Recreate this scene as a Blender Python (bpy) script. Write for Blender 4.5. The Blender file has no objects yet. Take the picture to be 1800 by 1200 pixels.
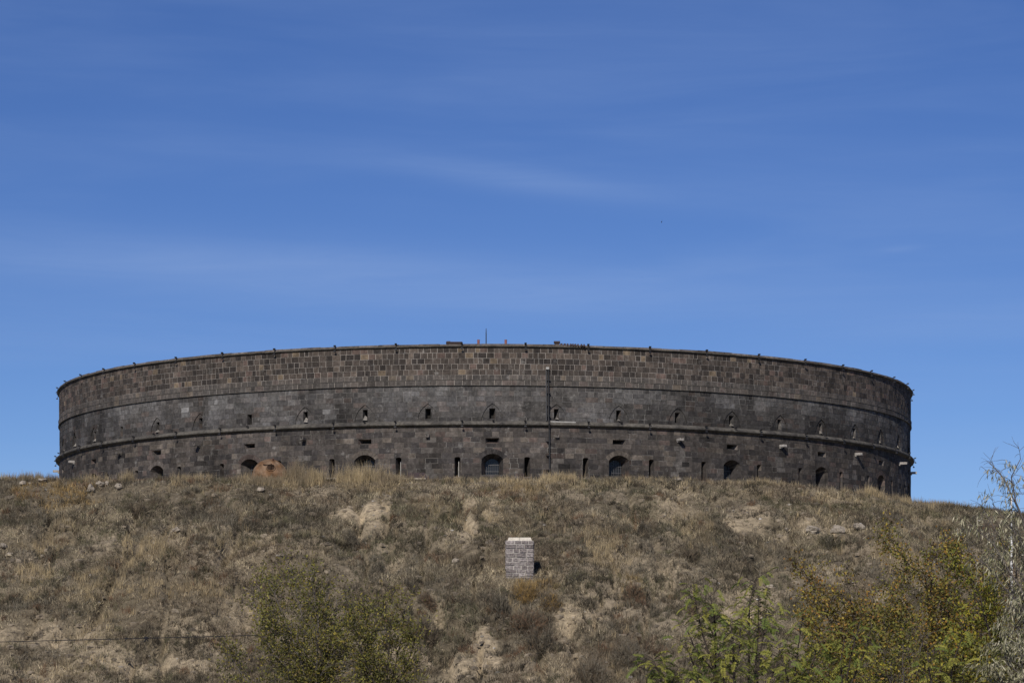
import bpy, math, random
import numpy as np
from mathutils import Vector, Matrix, noise as mnoise

random.seed(7)
RNG = np.random.default_rng(11)
SC = bpy.context.scene
COL = SC.collection
R = math.radians
TAU = math.tau

# ------------------------------------------------------------------ camera, sky, sun, exposure
F = 5000.0            # focal length in photograph pixels (1800 wide)
HOR = 1250.0          # row of the horizon in the photograph
cam_d = bpy.data.cameras.new('camera')
cam = bpy.data.objects.new('camera', cam_d); COL.objects.link(cam)
cam.location = (0, 0, 0); cam.rotation_euler = (R(90), 0, 0)
cam_d.sensor_width = 36; cam_d.lens = 100
cam_d.shift_y = (HOR - 600) / 1800
cam_d.clip_start = 0.5; cam_d.clip_end = 9000
SC.camera = cam

SUN_AZ, SUN_EL = 13.0, 34.0      # degrees left of straight behind the camera, height
world = bpy.data.worlds.new('World'); SC.world = world; world.use_nodes = True
wn, wl = world.node_tree.nodes, world.node_tree.links
wn.clear()


def N(t, nodes, **kw):
    n = nodes.new(t)
    for k, v in kw.items():
        if k.startswith('i_'):
            n.inputs[k[2:]].default_value = v
        else:
            setattr(n, k, v)
    return n


def build_world():
    out = N('ShaderNodeOutputWorld', wn)
    bg = N('ShaderNodeBackground', wn); bg.inputs['Strength'].default_value = 0.078
    sky = N('ShaderNodeTexSky', wn, sky_type='NISHITA', sun_disc=False, sun_elevation=R(SUN_EL), sun_rotation=R(180 + SUN_AZ),
            altitude=2600, air_density=0.92, dust_density=0.0, ozone_density=4.5)
    hs = N('ShaderNodeHueSaturation', wn); hs.inputs['Hue'].default_value = 0.514
    hs.inputs['Saturation'].default_value = 1.15; hs.inputs['Value'].default_value = 0.82
    wl.new(sky.outputs[0], hs.inputs['Color'])
    tc = N('ShaderNodeTexCoord', wn)
    # thin cirrus: long, nearly level wisps
    mp = N('ShaderNodeMapping', wn); mp.inputs['Scale'].default_value = (5.0, 5.0, 42.0); mp.inputs['Rotation'].default_value = (0, R(2.2), 0)
    mp.inputs['Location'].default_value = (0.9, 0.2, 1.35)
    wl.new(tc.outputs['Generated'], mp.inputs['Vector'])
    n1 = N('ShaderNodeTexNoise', wn); n1.inputs['Scale'].default_value = 1.0; n1.inputs['Detail'].default_value = 5; n1.inputs['Roughness'].default_value = 0.5
    n1.inputs['Distortion'].default_value = 0.5
    wl.new(mp.outputs[0], n1.inputs['Vector'])
    r1 = N('ShaderNodeMapRange', wn, interpolation_type='SMOOTHSTEP'); r1.inputs['From Min'].default_value = 0.40; r1.inputs['From Max'].default_value = 0.72
    r1.inputs['To Max'].default_value = 0.11
    wl.new(n1.outputs['Fac'], r1.inputs['Value'])
    # one longer streak that slopes down to the right, and a broad pale bank low down
    sep = N('ShaderNodeSeparateXYZ', wn); wl.new(tc.outputs['Generated'], sep.inputs[0])

    def m(op, a, b=None, c=None):
        n = N('ShaderNodeMath', wn, operation=op)
        for i, v in enumerate((a, b, c)):
            if v is None: continue
            if isinstance(v, (int, float)): n.inputs[i].default_value = v
            else: wl.new(v, n.inputs[i])
        return n.outputs[0]
    az = m('ARCTAN2', sep.outputs['X'], sep.outputs['Y'])
    el = m('ARCSINE', sep.outputs['Z'])

    def streak(a0, e0, slope, half_w, half_l, amt, curve=0.0):
        da = m('SUBTRACT', az, a0)
        line = m('ADD', m('MULTIPLY', da, slope), e0)
        line = m('ADD', line, m('MULTIPLY', m('SUBTRACT', n1.outputs['Fac'], 0.5), half_w * 1.5))
        d = m('DIVIDE', m('SUBTRACT', el, line), half_w)
        g = m('EXPONENT', m('MULTIPLY', m('MULTIPLY', d, d), -1.0))
        q = m('DIVIDE', da, half_l)
        g2 = m('EXPONENT', m('MULTIPLY', m('MULTIPLY', q, q), -1.0))
        return m('MULTIPLY', m('MULTIPLY', g, g2), amt)
    f = m('ADD', r1.outputs[0], streak(0.0, 0.1855, -0.135, 0.0045, 0.055, 0.19))
    f = m('ADD', f, streak(-0.11, 0.157, -0.03, 0.010, 0.11, 0.26))
    f = m('ADD', f, streak(0.03, 0.146, 0.0, 0.010, 0.13, 0.20))
    f = m('ADD', f, streak(0.17, 0.134, 0.05, 0.006, 0.10, 0.12))
    f = m('ADD', f, streak(0.135, 0.1595, 0.10, 0.0012, 0.008, 0.10))
    mpf = N('ShaderNodeMapping', wn); mpf.inputs['Scale'].default_value = (14.0, 14.0, 150.0); mpf.inputs['Rotation'].default_value = (0, R(4.0), 0)
    wl.new(tc.outputs['Generated'], mpf.inputs['Vector'])
    nf = N('ShaderNodeTexNoise', wn); nf.inputs['Scale'].default_value = 1.0; nf.inputs['Detail'].default_value = 8; nf.inputs['Roughness'].default_value = 0.65; nf.inputs['Distortion'].default_value = 0.8
    wl.new(mpf.outputs[0], nf.inputs['Vector'])
    f = m('MULTIPLY', f, m('ADD', 0.45, m('MULTIPLY', nf.outputs['Fac'], 1.1)))      # fibres inside the wisps
    f = m('MINIMUM', f, 0.6)
    mix = N('ShaderNodeMix', wn, data_type='RGBA')
    wl.new(f, mix.inputs['Factor']); wl.new(hs.outputs[0], mix.inputs['A'])
    mix.inputs['B'].default_value = (3.3, 4.6, 7.6, 1)
    wl.new(mix.outputs['Result'], bg.inputs['Color']); wl.new(bg.outputs[0], out.inputs['Surface'])


build_world()
sun_d = bpy.data.lights.new('sun', 'SUN'); sun_d.energy = 3.2; sun_d.angle = R(0.53); sun_d.color = (1.0, 0.93, 0.83)
sun = bpy.data.objects.new('sun', sun_d); COL.objects.link(sun)
to_sun = Vector((-math.sin(R(SUN_AZ)) * math.cos(R(SUN_EL)), -math.cos(R(SUN_AZ)) * math.cos(R(SUN_EL)), math.sin(R(SUN_EL))))
sun.rotation_euler = (-to_sun).to_track_quat('-Z', 'Y').to_euler(); sun.location = to_sun * 300
SC.view_settings.view_transform = 'Standard'; SC.view_settings.look = 'None'
SC.view_settings.gamma = 1; SC.view_settings.use_curve_mapping = False
SC.view_settings.exposure = 0.27

# ------------------------------------------------------------------ helpers


def tag(o, label=None, cat=None, group=None, kind=None):
    for k, v in (('label', label), ('category', cat), ('group', group), ('kind', kind)):
        if v: o[k] = v
    return o


def empty(name, loc, parent=None):
    o = bpy.data.objects.new(name, None); COL.objects.link(o); o.location = loc
    o.empty_display_size = 0.3
    if parent: o.parent = parent
    return o


def mesh_obj(name, verts, faces, mat, parent=None, origin=(0, 0, 0), tint=None, smooth=False):
    """one mesh object; faces: list of index lists, or an (n,3)/(n,4) array; tint: per-vertex base colour of the material"""
    v = np.asarray(verts, dtype=np.float32) - np.asarray(origin, dtype=np.float32)
    me = bpy.data.meshes.new(name)
    if isinstance(faces, np.ndarray):
        nf, k = faces.shape
        me.vertices.add(len(v)); me.vertices.foreach_set('co', v.ravel())
        me.loops.add(nf * k); me.loops.foreach_set('vertex_index', faces.astype(np.int32).ravel())
        me.polygons.add(nf); me.polygons.foreach_set('loop_start', np.arange(0, nf * k, k, dtype=np.int32))
        me.update(calc_edges=True)
    else:
        me.from_pydata(v.tolist(), [], faces); me.update()
    if tint is not None:
        a = me.attributes.new('tint', 'FLOAT_COLOR', 'POINT')
        t = np.ones((len(v), 4), dtype=np.float32); t[:, :3] = tint
        a.data.foreach_set('color', t.ravel())
    if smooth:
        me.polygons.foreach_set('use_smooth', np.ones(len(me.polygons), dtype=bool))
    me.materials.append(mat)
    o = bpy.data.objects.new(name, me); COL.objects.link(o)
    if parent: o.parent = parent
    return o


class MB:
    """collects simple solids into one mesh"""
    def __init__(s): s.v, s.f, s.t = [], [], []

    def add(s, verts, faces, tint=(1, 1, 1)):
        b = len(s.v); s.v += [tuple(p) for p in verts]; s.f += [[b + i for i in f] for f in faces]; s.t += [tint] * len(verts)

    def box(s, c, d, rot=None, tint=(1, 1, 1)):
        x, y, z = (q / 2 for q in d)
        vs = [Vector(p) for p in ((-x, -y, -z), (x, -y, -z), (x, y, -z), (-x, y, -z), (-x, -y, z), (x, -y, z), (x, y, z), (-x, y, z))]
        if rot is not None: vs = [rot @ p for p in vs]
        s.add([p + Vector(c) for p in vs], [(0, 3, 2, 1), (4, 5, 6, 7), (0, 1, 5, 4), (1, 2, 6, 5), (2, 3, 7, 6), (3, 0, 4, 7)], tint)

    def tube(s, pts, rad, k=8, tint=(1, 1, 1), caps=True):
        pts = [Vector(p) for p in pts]
        if not hasattr(rad, '__len__'): rad = [rad] * len(pts)
        vs, n = [], len(pts)
        for i, p in enumerate(pts):
            d = (pts[min(i + 1, n - 1)] - pts[max(i - 1, 0)]).normalized()
            a = d.cross(Vector((0.31, 0.93, 0.21))).normalized(); b = d.cross(a)
            for j in range(k):
                w = TAU * j / k
                vs.append(p + (a * math.cos(w) + b * math.sin(w)) * rad[i])
        fs = [(i * k + j, i * k + (j + 1) % k, (i + 1) * k + (j + 1) % k, (i + 1) * k + j) for i in range(n - 1) for j in range(k)]
        if caps: fs += [tuple(reversed(range(k))), tuple(range((n - 1) * k, n * k))]
        s.add(vs, fs, tint)

    def build(s, name, mat, parent=None, origin=(0, 0, 0), smooth=False):
        return mesh_obj(name, s.v, s.f, mat, parent, origin, np.array(s.t), smooth)


def hash2(ix, iy, seed):
    h = (ix.astype(np.int64) * 374761393 + iy.astype(np.int64) * 668265263 + seed * 1442695041) & 0xFFFFFFFF
    h = ((h ^ (h >> 13)) * 1274126177) & 0xFFFFFFFF
    return ((h ^ (h >> 16)) & 0xFFFFFF) / float(0xFFFFFF)


def vnoise(x, y, seed=0):
    x = np.asarray(x, float); y = np.asarray(y, float)
    ix, iy = np.floor(x), np.floor(y); fx, fy = x - ix, y - iy
    fx = fx * fx * (3 - 2 * fx); fy = fy * fy * (3 - 2 * fy)
    a, b = hash2(ix, iy, seed), hash2(ix + 1, iy, seed)
    c, d = hash2(ix, iy + 1, seed), hash2(ix + 1, iy + 1, seed)
    return (a + (b - a) * fx) * (1 - fy) + (c + (d - c) * fx) * fy


def fbm(x, y, seed=0, octv=4, gain=0.5):
    s, amp, tot = 0, 1.0, 0
    for o in range(octv):
        s = s + amp * vnoise(x * 2 ** o + 17.3 * o, y * 2 ** o - 9.1 * o, seed + o); tot += amp; amp *= gain
    return s / tot


def sstep(a, b, x):
    t = np.clip((np.asarray(x, float) - a) / (b - a), 0, 1)
    return t * t * (3 - 2 * t)

# ------------------------------------------------------------------ materials


def new_mat(name):
    m = bpy.data.materials.new(name); m.use_nodes = True
    nt = m.node_tree; nt.nodes.clear()
    return m, nt.nodes, nt.links


def mat(name, col=None, rough=0.9, var=0.25, scale=6.0, bump=0.0, bump_scale=None, metallic=0.0, translucent=0.0, objrand=None, spec=0.2, col2=None, var2=None, detail=6, chalk=False, grime=False):
    """col None: base colour from the mesh's own 'tint'; objrand: second colour reached at random per object"""
    m, nd, lk = new_mat(name)
    out = N('ShaderNodeOutputMaterial', nd); bs = N('ShaderNodeBsdfPrincipled', nd)
    bs.inputs['Roughness'].default_value = rough; bs.inputs['Metallic'].default_value = metallic
    bs.inputs['Specular IOR Level'].default_value = spec
    geo = N('ShaderNodeNewGeometry', nd)
    nz = N('ShaderNodeTexNoise', nd); nz.inputs['Scale'].default_value = scale; nz.inputs['Detail'].default_value = detail; nz.inputs['Roughness'].default_value = 0.62
    lk.new(geo.outputs['Position'], nz.inputs['Vector'])
    if col is None:
        at = N('ShaderNodeAttribute', nd); at.attribute_name = 'tint'; base = at.outputs['Color']
    elif objrand:
        oi = N('ShaderNodeObjectInfo', nd); mx = N('ShaderNodeMix', nd, data_type='RGBA')
        mx.inputs['A'].default_value = (*col, 1); mx.inputs['B'].default_value = (*objrand, 1)
        lk.new(oi.outputs['Random'], mx.inputs['Factor']); base = mx.outputs['Result']
    else:
        rgb = N('ShaderNodeRGB', nd); rgb.outputs[0].default_value = (*col, 1); base = rgb.outputs[0]
    if col2:
        n2 = N('ShaderNodeTexNoise', nd); n2.inputs['Scale'].default_value = var2 or 1.0; n2.inputs['Detail'].default_value = 5
        lk.new(geo.outputs['Position'], n2.inputs['Vector'])
        rg = N('ShaderNodeMapRange', nd); rg.inputs['From Min'].default_value = 0.42; rg.inputs['From Max'].default_value = 0.62
        lk.new(n2.outputs['Fac'], rg.inputs['Value'])
        mx2 = N('ShaderNodeMix', nd, data_type='RGBA'); lk.new(rg.outputs[0], mx2.inputs['Factor'])
        lk.new(base, mx2.inputs['A']); mx2.inputs['B'].default_value = (*col2, 1); base = mx2.outputs['Result']
    if chalk:                                    # pale lime bloom and bird lime in small ragged patches
        n3 = N('ShaderNodeTexNoise', nd); n3.inputs['Scale'].default_value = chalk[3]; n3.inputs['Detail'].default_value = 9; n3.inputs['Roughness'].default_value = 0.72
        lk.new(geo.outputs['Position'], n3.inputs['Vector'])
        rg = N('ShaderNodeMapRange', nd); rg.inputs['From Min'].default_value = chalk[0]; rg.inputs['From Max'].default_value = chalk[1]; rg.inputs['To Max'].default_value = chalk[2]
        lk.new(n3.outputs['Fac'], rg.inputs['Value'])
        mx3 = N('ShaderNodeMix', nd, data_type='RGBA'); lk.new(rg.outputs[0], mx3.inputs['Factor'])
        lk.new(base, mx3.inputs['A']); mx3.inputs['B'].default_value = (.26, .25, .235, 1); base = mx3.outputs['Result']
    if grime:                                    # soot and damp in blotches that run across several stones
        mp_ = N('ShaderNodeMapping', nd); mp_.inputs['Scale'].default_value = (1.3, 1.3, .7); lk.new(geo.outputs['Position'], mp_.inputs['Vector'])
        n4 = N('ShaderNodeTexNoise', nd); n4.inputs['Scale'].default_value = 0.9; n4.inputs['Detail'].default_value = 10; n4.inputs['Roughness'].default_value = 0.7
        lk.new(mp_.outputs[0], n4.inputs['Vector'])
        rg4 = N('ShaderNodeMapRange', nd); rg4.inputs['From Min'].default_value = 0.36; rg4.inputs['From Max'].default_value = 0.58; rg4.inputs['To Min'].default_value = 0.66; rg4.inputs['To Max'].default_value = 1.26
        lk.new(n4.outputs['Fac'], rg4.inputs['Value'])
        sc4 = N('ShaderNodeVectorMath', nd, operation='SCALE'); lk.new(base, sc4.inputs[0]); lk.new(rg4.outputs[0], sc4.inputs['Scale']); base = sc4.outputs[0]
    mr = N('ShaderNodeMapRange', nd); mr.inputs['From Min'].default_value = 0.25; mr.inputs['From Max'].default_value = 0.75
    mr.inputs['To Min'].default_value = 1 - var; mr.inputs['To Max'].default_value = 1 + var
    lk.new(nz.outputs['Fac'], mr.inputs['Value'])
    mul = N('ShaderNodeVectorMath', nd, operation='SCALE'); lk.new(base, mul.inputs[0]); lk.new(mr.outputs[0], mul.inputs['Scale'])
    lk.new(mul.outputs[0], bs.inputs['Base Color'])
    if bump:
        nb = N('ShaderNodeTexNoise', nd); nb.inputs['Scale'].default_value = bump_scale or scale * 3; nb.inputs['Detail'].default_value = 5
        lk.new(geo.outputs['Position'], nb.inputs['Vector'])
        bp = N('ShaderNodeBump', nd); bp.inputs['Strength'].default_value = 1.0; bp.inputs['Distance'].default_value = bump
        lk.new(nb.outputs['Fac'], bp.inputs['Height']); lk.new(bp.outputs[0], bs.inputs['Normal'])
    if translucent:
        tr = N('ShaderNodeBsdfTranslucent', nd); lk.new(mul.outputs[0], tr.inputs['Color'])
        ms = N('ShaderNodeMixShader', nd); ms.inputs[0].default_value = translucent
        lk.new(bs.outputs[0], ms.inputs[1]); lk.new(tr.outputs[0], ms.inputs[2]); lk.new(ms.outputs[0], out.inputs[0])
    else:
        lk.new(bs.outputs[0], out.inputs[0])
    return m


M = dict(
    stone=mat('dark_tuff', None, 0.92, 0.48, 6.5, bump=0.014, bump_scale=26, chalk=(0.585, 0.72, 0.55, 2.0), grime=True),
    mortar=mat('lime_mortar', None, 0.95, 0.3, 14.0, chalk=(0.52, 0.60, 0.75, 1.5)),
    cornice=mat('cornice_stone', (0.115, 0.106, 0.092), 0.93, 0.5, 5.0, bump=0.02, bump_scale=18, col2=(0.060, 0.056, 0.052), var2=1.3),
    glass=mat('dark_glass', (0.012, 0.014, 0.017), 0.25, 0.2, 3.0, spec=0.5),
    iron=mat('black_iron', (0.018, 0.018, 0.020), 0.55, 0.3, 20, spec=0.4),
    grey_metal=mat('grey_metal', (0.10, 0.10, 0.105), 0.5, 0.3, 12, metallic=0.3),
    pale_metal=mat('pale_metal', (0.38, 0.37, 0.35), 0.6, 0.3, 9),
    old_spout=mat('weathered_spout_stone', (0.13, 0.118, 0.108), 0.93, 0.5, 11, bump=0.01),
    spout=mat('pale_spout_stone', (0.33, 0.31, 0.29), 0.9, 0.5, 11, bump=0.01),
    rust_red=mat('red_oxide_pipe', (0.23, 0.10, 0.09), 0.8, 0.3, 9),
    roof=mat('roof_felt', (0.05, 0.045, 0.042), 0.9, 0.3, 1.0),
    ground=mat('hill_soil', None, 0.97, 0.62, 4.0, bump=0.09, bump_scale=9, detail=12),
    grass=mat('dry_grass', None, 0.85, 0.12, 3.0, translucent=0.25),
    leaf=mat('leaf', None, 0.6, 0.15, 8.0, translucent=0.3, spec=0.3),
    bark=mat('dark_bark', (0.050, 0.040, 0.034), 0.95, 0.35, 20),
    grey_bark=mat('grey_bark', (0.12, 0.105, 0.095), 0.95, 0.35, 20),
    pinnate=mat('pinnate_leaf', (0.150, 0.205, 0.050), 0.6, 0.2, 10, translucent=0.4, objrand=(0.37, 0.345, 0.075), spec=0.2),
    rust=mat('rusted_tank_steel', (0.15, 0.082, 0.042), 0.9, 0.55, 5, bump=0.015, col2=(0.20, 0.135, 0.088), var2=2.6),
    rust_pipe=mat('rusty_pipe', (0.10, 0.055, 0.04), 0.9, 0.35, 8),
    dark_hole=mat('hatch_shade_and_bar', (0.035, 0.021, 0.014), 0.95, 0.3, 8),  # shade inside the hatch painted as dark brown; also colours the dark crossbar
    rock=mat('pale_rock', (0.36, 0.31, 0.25), 0.95, 0.4, 7, bump=0.03, objrand=(0.27, 0.235, 0.19)),
    purple=mat('purple_tuff', (0.150, 0.130, 0.126), 0.95, 0.85, 14, bump=0.035, bump_scale=34, objrand=(0.29, 0.26, 0.25)),
    white_mortar=mat('white_mortar', (0.42, 0.39, 0.36), 0.95, 0.25, 18),
    cap=mat('pale_cap_stone', (0.56, 0.515, 0.44), 0.9, 0.25, 9, bump=0.01),
    concrete=mat('weathered_concrete', (0.34, 0.30, 0.24), 0.95, 0.4, 5),
    dark_block=mat('dark_purple_block', (0.065, 0.050, 0.052), 0.95, 0.3, 7),
    white_post=mat('white_paint', (0.74, 0.73, 0.72), 0.6, 0.12, 8),
    bird=mat('dark_feathers', (0.03, 0.03, 0.035), 0.9, 0.1, 8),
    wood=mat('bleached_wood', (0.36, 0.31, 0.22), 0.9, 0.3, 12),
)

# ------------------------------------------------------------------ terrain
CREST = np.array([(-1500, 850), (-600, 842), (-200, 838), (0, 843), (150, 845), (450, 845), (560, 847), (760, 849), (870, 847), (1000, 845), (1100, 843),
                  (1200, 845), (1350, 851), (1450, 861), (1530, 871), (1600, 885), (1700, 895), (1800, 906), (2000, 918), (2400, 945), (3200, 990)], float)
YC, YF, ZF = 122.0, 92.0, -1.5


def zcrest(x):
    sx = 900 + F * np.asarray(x, float) / YC
    return (HOR - np.interp(sx, CREST[:, 0], CREST[:, 1])) / F * YC


def height(x, y):
    x = np.asarray(x, float); y = np.asarray(y, float)
    zc = zcrest(x)
    t = np.clip((YC - y) / (YC - YF), 0, 1)
    e = 0.035
    p = (np.sqrt(t * t + e * e) - e) / (math.sqrt(1 + e * e) - e)
    z = zc - (zc - ZF) * p
    low = -1.5 - 1.2 * sstep(YF, 78, y) + 1.1 * sstep(30, 4, y)
    z = np.where(y < YF, low, z)
    # behind the crest: a terrace that carries the fort, then the land falls away
    zt = np.minimum(10.1, zc - 0.02)
    back = zc + (zt - zc) * sstep(YC, YC + 12, y)
    back = back + (-4 - back) * sstep(225, 330, y)
    z = np.where(y >= YC, back, z)
    far = sstep(45, 130, np.abs(x)) * sstep(60, 100, y)
    z = z * (1 - far * 0.65)
    amp = sstep(0.02, 0.2, t) * sstep(1.0, 0.9, t) + 0.12 * sstep(YC + 6, YC, y) * (y > 100)
    n = (fbm(x * 0.16, y * 0.10, 3, 4) - 0.5) * 1.5 + (fbm(x * 0.55, y * 0.35, 8, 3) - 0.5) * 0.55
    n = n - 0.42 * np.exp(-((fbm(x * 0.5, y * 0.13, 41, 3) - 0.5) / 0.03) ** 2)
    # erosion lips on the right flank running down to the left
    n = n + (fbm((x * 0.8 + y * 0.9) * 0.35, (x - y) * 0.09, 21, 3) - 0.5) * 0.5 * sstep(4, 12, x)
    fine = (fbm(x * 1.7, y * 1.3, 31, 3) - 0.5) * 0.38 + (fbm(x * 5, y * 4, 37, 2) - 0.5) * 0.15
    z = z + n * amp + fine * sstep(88, 92, y) * sstep(160, 126, y) * (0.35 + 0.65 * np.clip(amp, 0, 1))
    return z


def hit(sx, sy):
    """where the line of sight through a point of the photograph meets the hill"""
    ys = np.linspace(90, 123.5, 700)
    g = height((sx - 900) / F * ys, ys) - (HOR - sy) / F * ys
    k = int(np.argmax(g >= 0)) if (g >= 0).any() else len(ys) - 1
    y = ys[k]
    return Vector(((sx - 900) / F * y, y, float(height((sx - 900) / F * y, y))))


def at(sx, sy, y):
    return Vector(((sx - 900) / F * y, y, (HOR - sy) / F * y))


class Patch:
    def __init__(s, rows):
        s.r = []
        for (sx, sy, rx, ry, w) in rows:
            c = hit(sx, sy); up = hit(sx, max(sy - ry, 846)); dn = hit(sx, min(sy + ry, 1235))
            s.r.append((c.x, c.y, rx / F * c.y, max(0.35, (up.y - dn.y) / 2), w))

    def __call__(s, x, y):
        m = np.zeros_like(x)
        wob = (fbm(x * 1.1, y * 0.8, 55, 4) - 0.5) * 2.2
        for cx, cy, rx, ry, w in s.r:
            d = np.sqrt(((x - cx) / rx) ** 2 + ((y - cy) / ry) ** 2) + wob
            m = np.maximum(m, w * sstep(1.15, 0.55, d))
        return m


BARE = Patch([(642, 912, 62, 42, 1.15), (825, 935, 18, 55, 1), (848, 1125, 30, 55, 1), (800, 1172, 48, 24, .9), (1030, 1085, 42, 26, .9), (995, 1140, 32, 26, .8), (1330, 918, 62, 32, .8),
              (1180, 905, 45, 26, .6), (1440, 930, 58, 16, .9), (868, 890, 16, 26, .8), (370, 1092, 85, 34, .6), (90, 1125, 110, 26, .75), (230, 1180, 130, 30, .75), (60, 1185, 80, 20, .6), (420, 1060, 40, 16, .5), (560, 1150, 60, 30, .5), (1300, 1060, 60, 30, .55), (700, 985, 45, 16, .5),
              (540, 865, 60, 8, .5), (1260, 870, 60, 14, .4), (1190, 1000, 60, 22, .4), (690, 1150, 40, 40, .6), (1420, 1010, 50, 20, .5), (760, 1100, 30, 40, .5)])
STRAW = Patch([(95, 950, 42, 34, 1), (60, 1022, 40, 30, 1), (190, 1092, 42, 24, 1), (330, 1045, 100, 18, .9), (255, 968, 55, 24, .9), (1062, 945, 62, 34, .9), (1545, 965, 62, 24, 1), (1480, 970, 50, 16, .7),
               (175, 1020, 60, 26, .7), (500, 850, 60, 12, 1), (640, 852, 70, 10, .9), (930, 850, 90, 8, .7), (1150, 852, 120, 8, .4), (1330, 868, 90, 8, .3), (1480, 885, 50, 10, .4), (1600, 905, 60, 14, .3),
               (865, 900, 30, 22, .8), (1230, 930, 40, 24, .5), (760, 900, 50, 20, .5), (420, 960, 60, 20, .4), (1080, 1000, 80, 16, .5), (330, 860, 80, 12, .6), (120, 1180, 60, 20, .6)])
OCHRE = Patch([(105, 872, 62, 32, 1), (925, 1038, 40, 20, .9), (1108, 1035, 24, 20, .6), (880, 860, 60, 8, .4), (690, 1035, 40, 14, .4)])
DARK = Patch([(120, 912, 90, 14, .8), (300, 905, 110, 26, .8), (560, 930, 60, 40, .9), (720, 950, 45, 40, .8), (470, 905, 60, 20, .6), (900, 1060, 60, 40, .8), (1110, 1130, 80, 40, .6), (1260, 960, 100, 14, .7), (1000, 960, 40, 20, .5),
              (160, 1000, 60, 14, .6), (30, 1050, 40, 16, .7), (620, 1010, 80, 22, .6), (1230, 905, 40, 20, .6), (1430, 980, 90, 16, .7), (790, 1000, 60, 30, .5), (250, 1110, 60, 14, .5), (1100, 900, 70, 14, .5), (40, 880, 60, 20, .5)])


def axis(segs):
    a = []
    for s0, s1, st in segs: a += list(np.arange(s0, s1, st))
    return np.array(a + [segs[-1][1]])


def ground():
    g = [1.35 ** i for i in range(1, 26) if 1.35 ** i < 3200]
    xs = np.concatenate([[-28 - q for q in reversed(g)], np.arange(-28, 29, 0.16), [29 + q for q in g]])
    ys = axis([(-60, 30, 8), (30, 88, 2), (88, 94, 0.5), (94, 124, 0.15), (124, 128, .5), (128, 232, 3), (232, 340, 9)])
    ys = np.concatenate([[-400, -150], ys, [360 + 1.5 ** i for i in range(4, 21)]])
    X, Y = np.meshgrid(xs, ys); Z = height(X, Y)
    nx, ny = len(xs), len(ys)
    i = np.arange(nx * ny).reshape(ny, nx)
    f = np.stack([i[:-1, :-1], i[:-1, 1:], i[1:, 1:], i[1:, :-1]], -1).reshape(-1, 4)
    x, y = X.ravel(), Y.ravel()
    soil, thatch, dark, pale = np.array((.25, .205, .145)), np.array((.152, .125, .085)), np.array((.078, .067, .049)), np.array((.385, .312, .212))
    n = fbm(x * 0.8, y * 0.8, 70, 4)[:, None]; b = BARE(x, y)[:, None]; d = DARK(x, y)[:, None]
    c = thatch * (0.75 + 0.5 * n)
    c = c + (soil - c) * sstep(0.5, 0.66, fbm(x * 0.35, y * 0.3, 75, 4))[:, None] * 0.7
    c = c + (dark - c) * d * 0.5
    c = c + (pale - c) * b * (0.55 + 0.45 * n)
    v = np.stack([x, y, Z.ravel()], -1)
    o = mesh_obj('ground', v, f, M['ground'], tint=c, smooth=True)
    tag(o, kind='structure')


ground()

# ------------------------------------------------------------------ the round fort
FR = 26.0
FD = FR / 0.14805
FX = (853.5 - 900) / F * FD
ZTOP = 19.20


def rz(sy):            # height on the near face that shows at row sy of the photograph
    return (HOR - sy) / F * (FD - FR)


def ang(sx):           # angle round the drum for a column of the photograph
    lo, hi = -1.42, 1.42
    for _ in range(50):
        m = (lo + hi) / 2
        s = 900 + F * (FX + FR * math.sin(m)) / (FD - FR * math.cos(m))
        if s < sx: lo = m
        else: hi = m
    return (lo + hi) / 2


def W(s, z, r):        # unrolled wall coordinates to the world
    a = s / FR
    return (FX + r * math.sin(a), FD - r * math.cos(a), z)


def area(p):
    return 0.5 * sum(p[i][0] * p[(i + 1) % len(p)][1] - p[(i + 1) % len(p)][0] * p[i][1] for i in range(len(p)))


def half(poly, a, b, left):
    out = []
    ex, ez = b[0] - a[0], b[1] - a[1]
    sg = 1 if left else -1
    d = [sg * (ex * (p[1] - a[1]) - ez * (p[0] - a[0])) for p in poly]
    for i in range(len(poly)):
        j = (i + 1) % len(poly)
        if d[i] >= 0: out.append(poly[i])
        if (d[i] > 0 and d[j] < 0) or (d[i] < 0 and d[j] > 0):
            t = d[i] / (d[i] - d[j])
            out.append((poly[i][0] + t * (poly[j][0] - poly[i][0]), poly[i][1] + t * (poly[j][1] - poly[i][1])))
    return out if len(out) >= 3 and area(out) > 1e-4 else None


def subtract(poly, clip):
    res, rest = [], poly
    for i in range(len(clip)):
        a, b = clip[i], clip[(i + 1) % len(clip)]
        o = half(rest, a, b, False)
        if o: res.append(o)
        rest = half(rest, a, b, True)
        if not rest: break
    return res


def intersect(poly, clip):
    for i in range(len(clip)):
        poly = half(poly, clip[i], clip[(i + 1) % len(clip)], True)
        if not poly: return None
    return poly


class Feat:
    def __init__(s, poly, mode='hole'):
        s.p = poly; s.mode = mode
        xs = [q[0] for q in poly]; zs = [q[1] for q in poly]
        s.x0, s.x1, s.z0, s.z1 = min(xs), max(xs), min(zs), max(zs)

    def touches(s, x0, x1, z0, z1):
        return s.x1 > x0 and s.x0 < x1 and s.z1 > z0 and s.z0 < z1


fort = empty('round_fort', (FX, FD, 9.5))
tag(fort, 'huge round fort of dark brown tuff blocks with slit windows on the hilltop', 'fort')
FO = (FX, FD, 9.5)
TH0 = R(1.32)
DA = R(7.5)
feats, voids, panels = [], [], []
wins, slits, upper, vents = [], [], [], []
ZS, ZSP, ZCR = rz(836), rz(806.5), rz(797)

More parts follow.
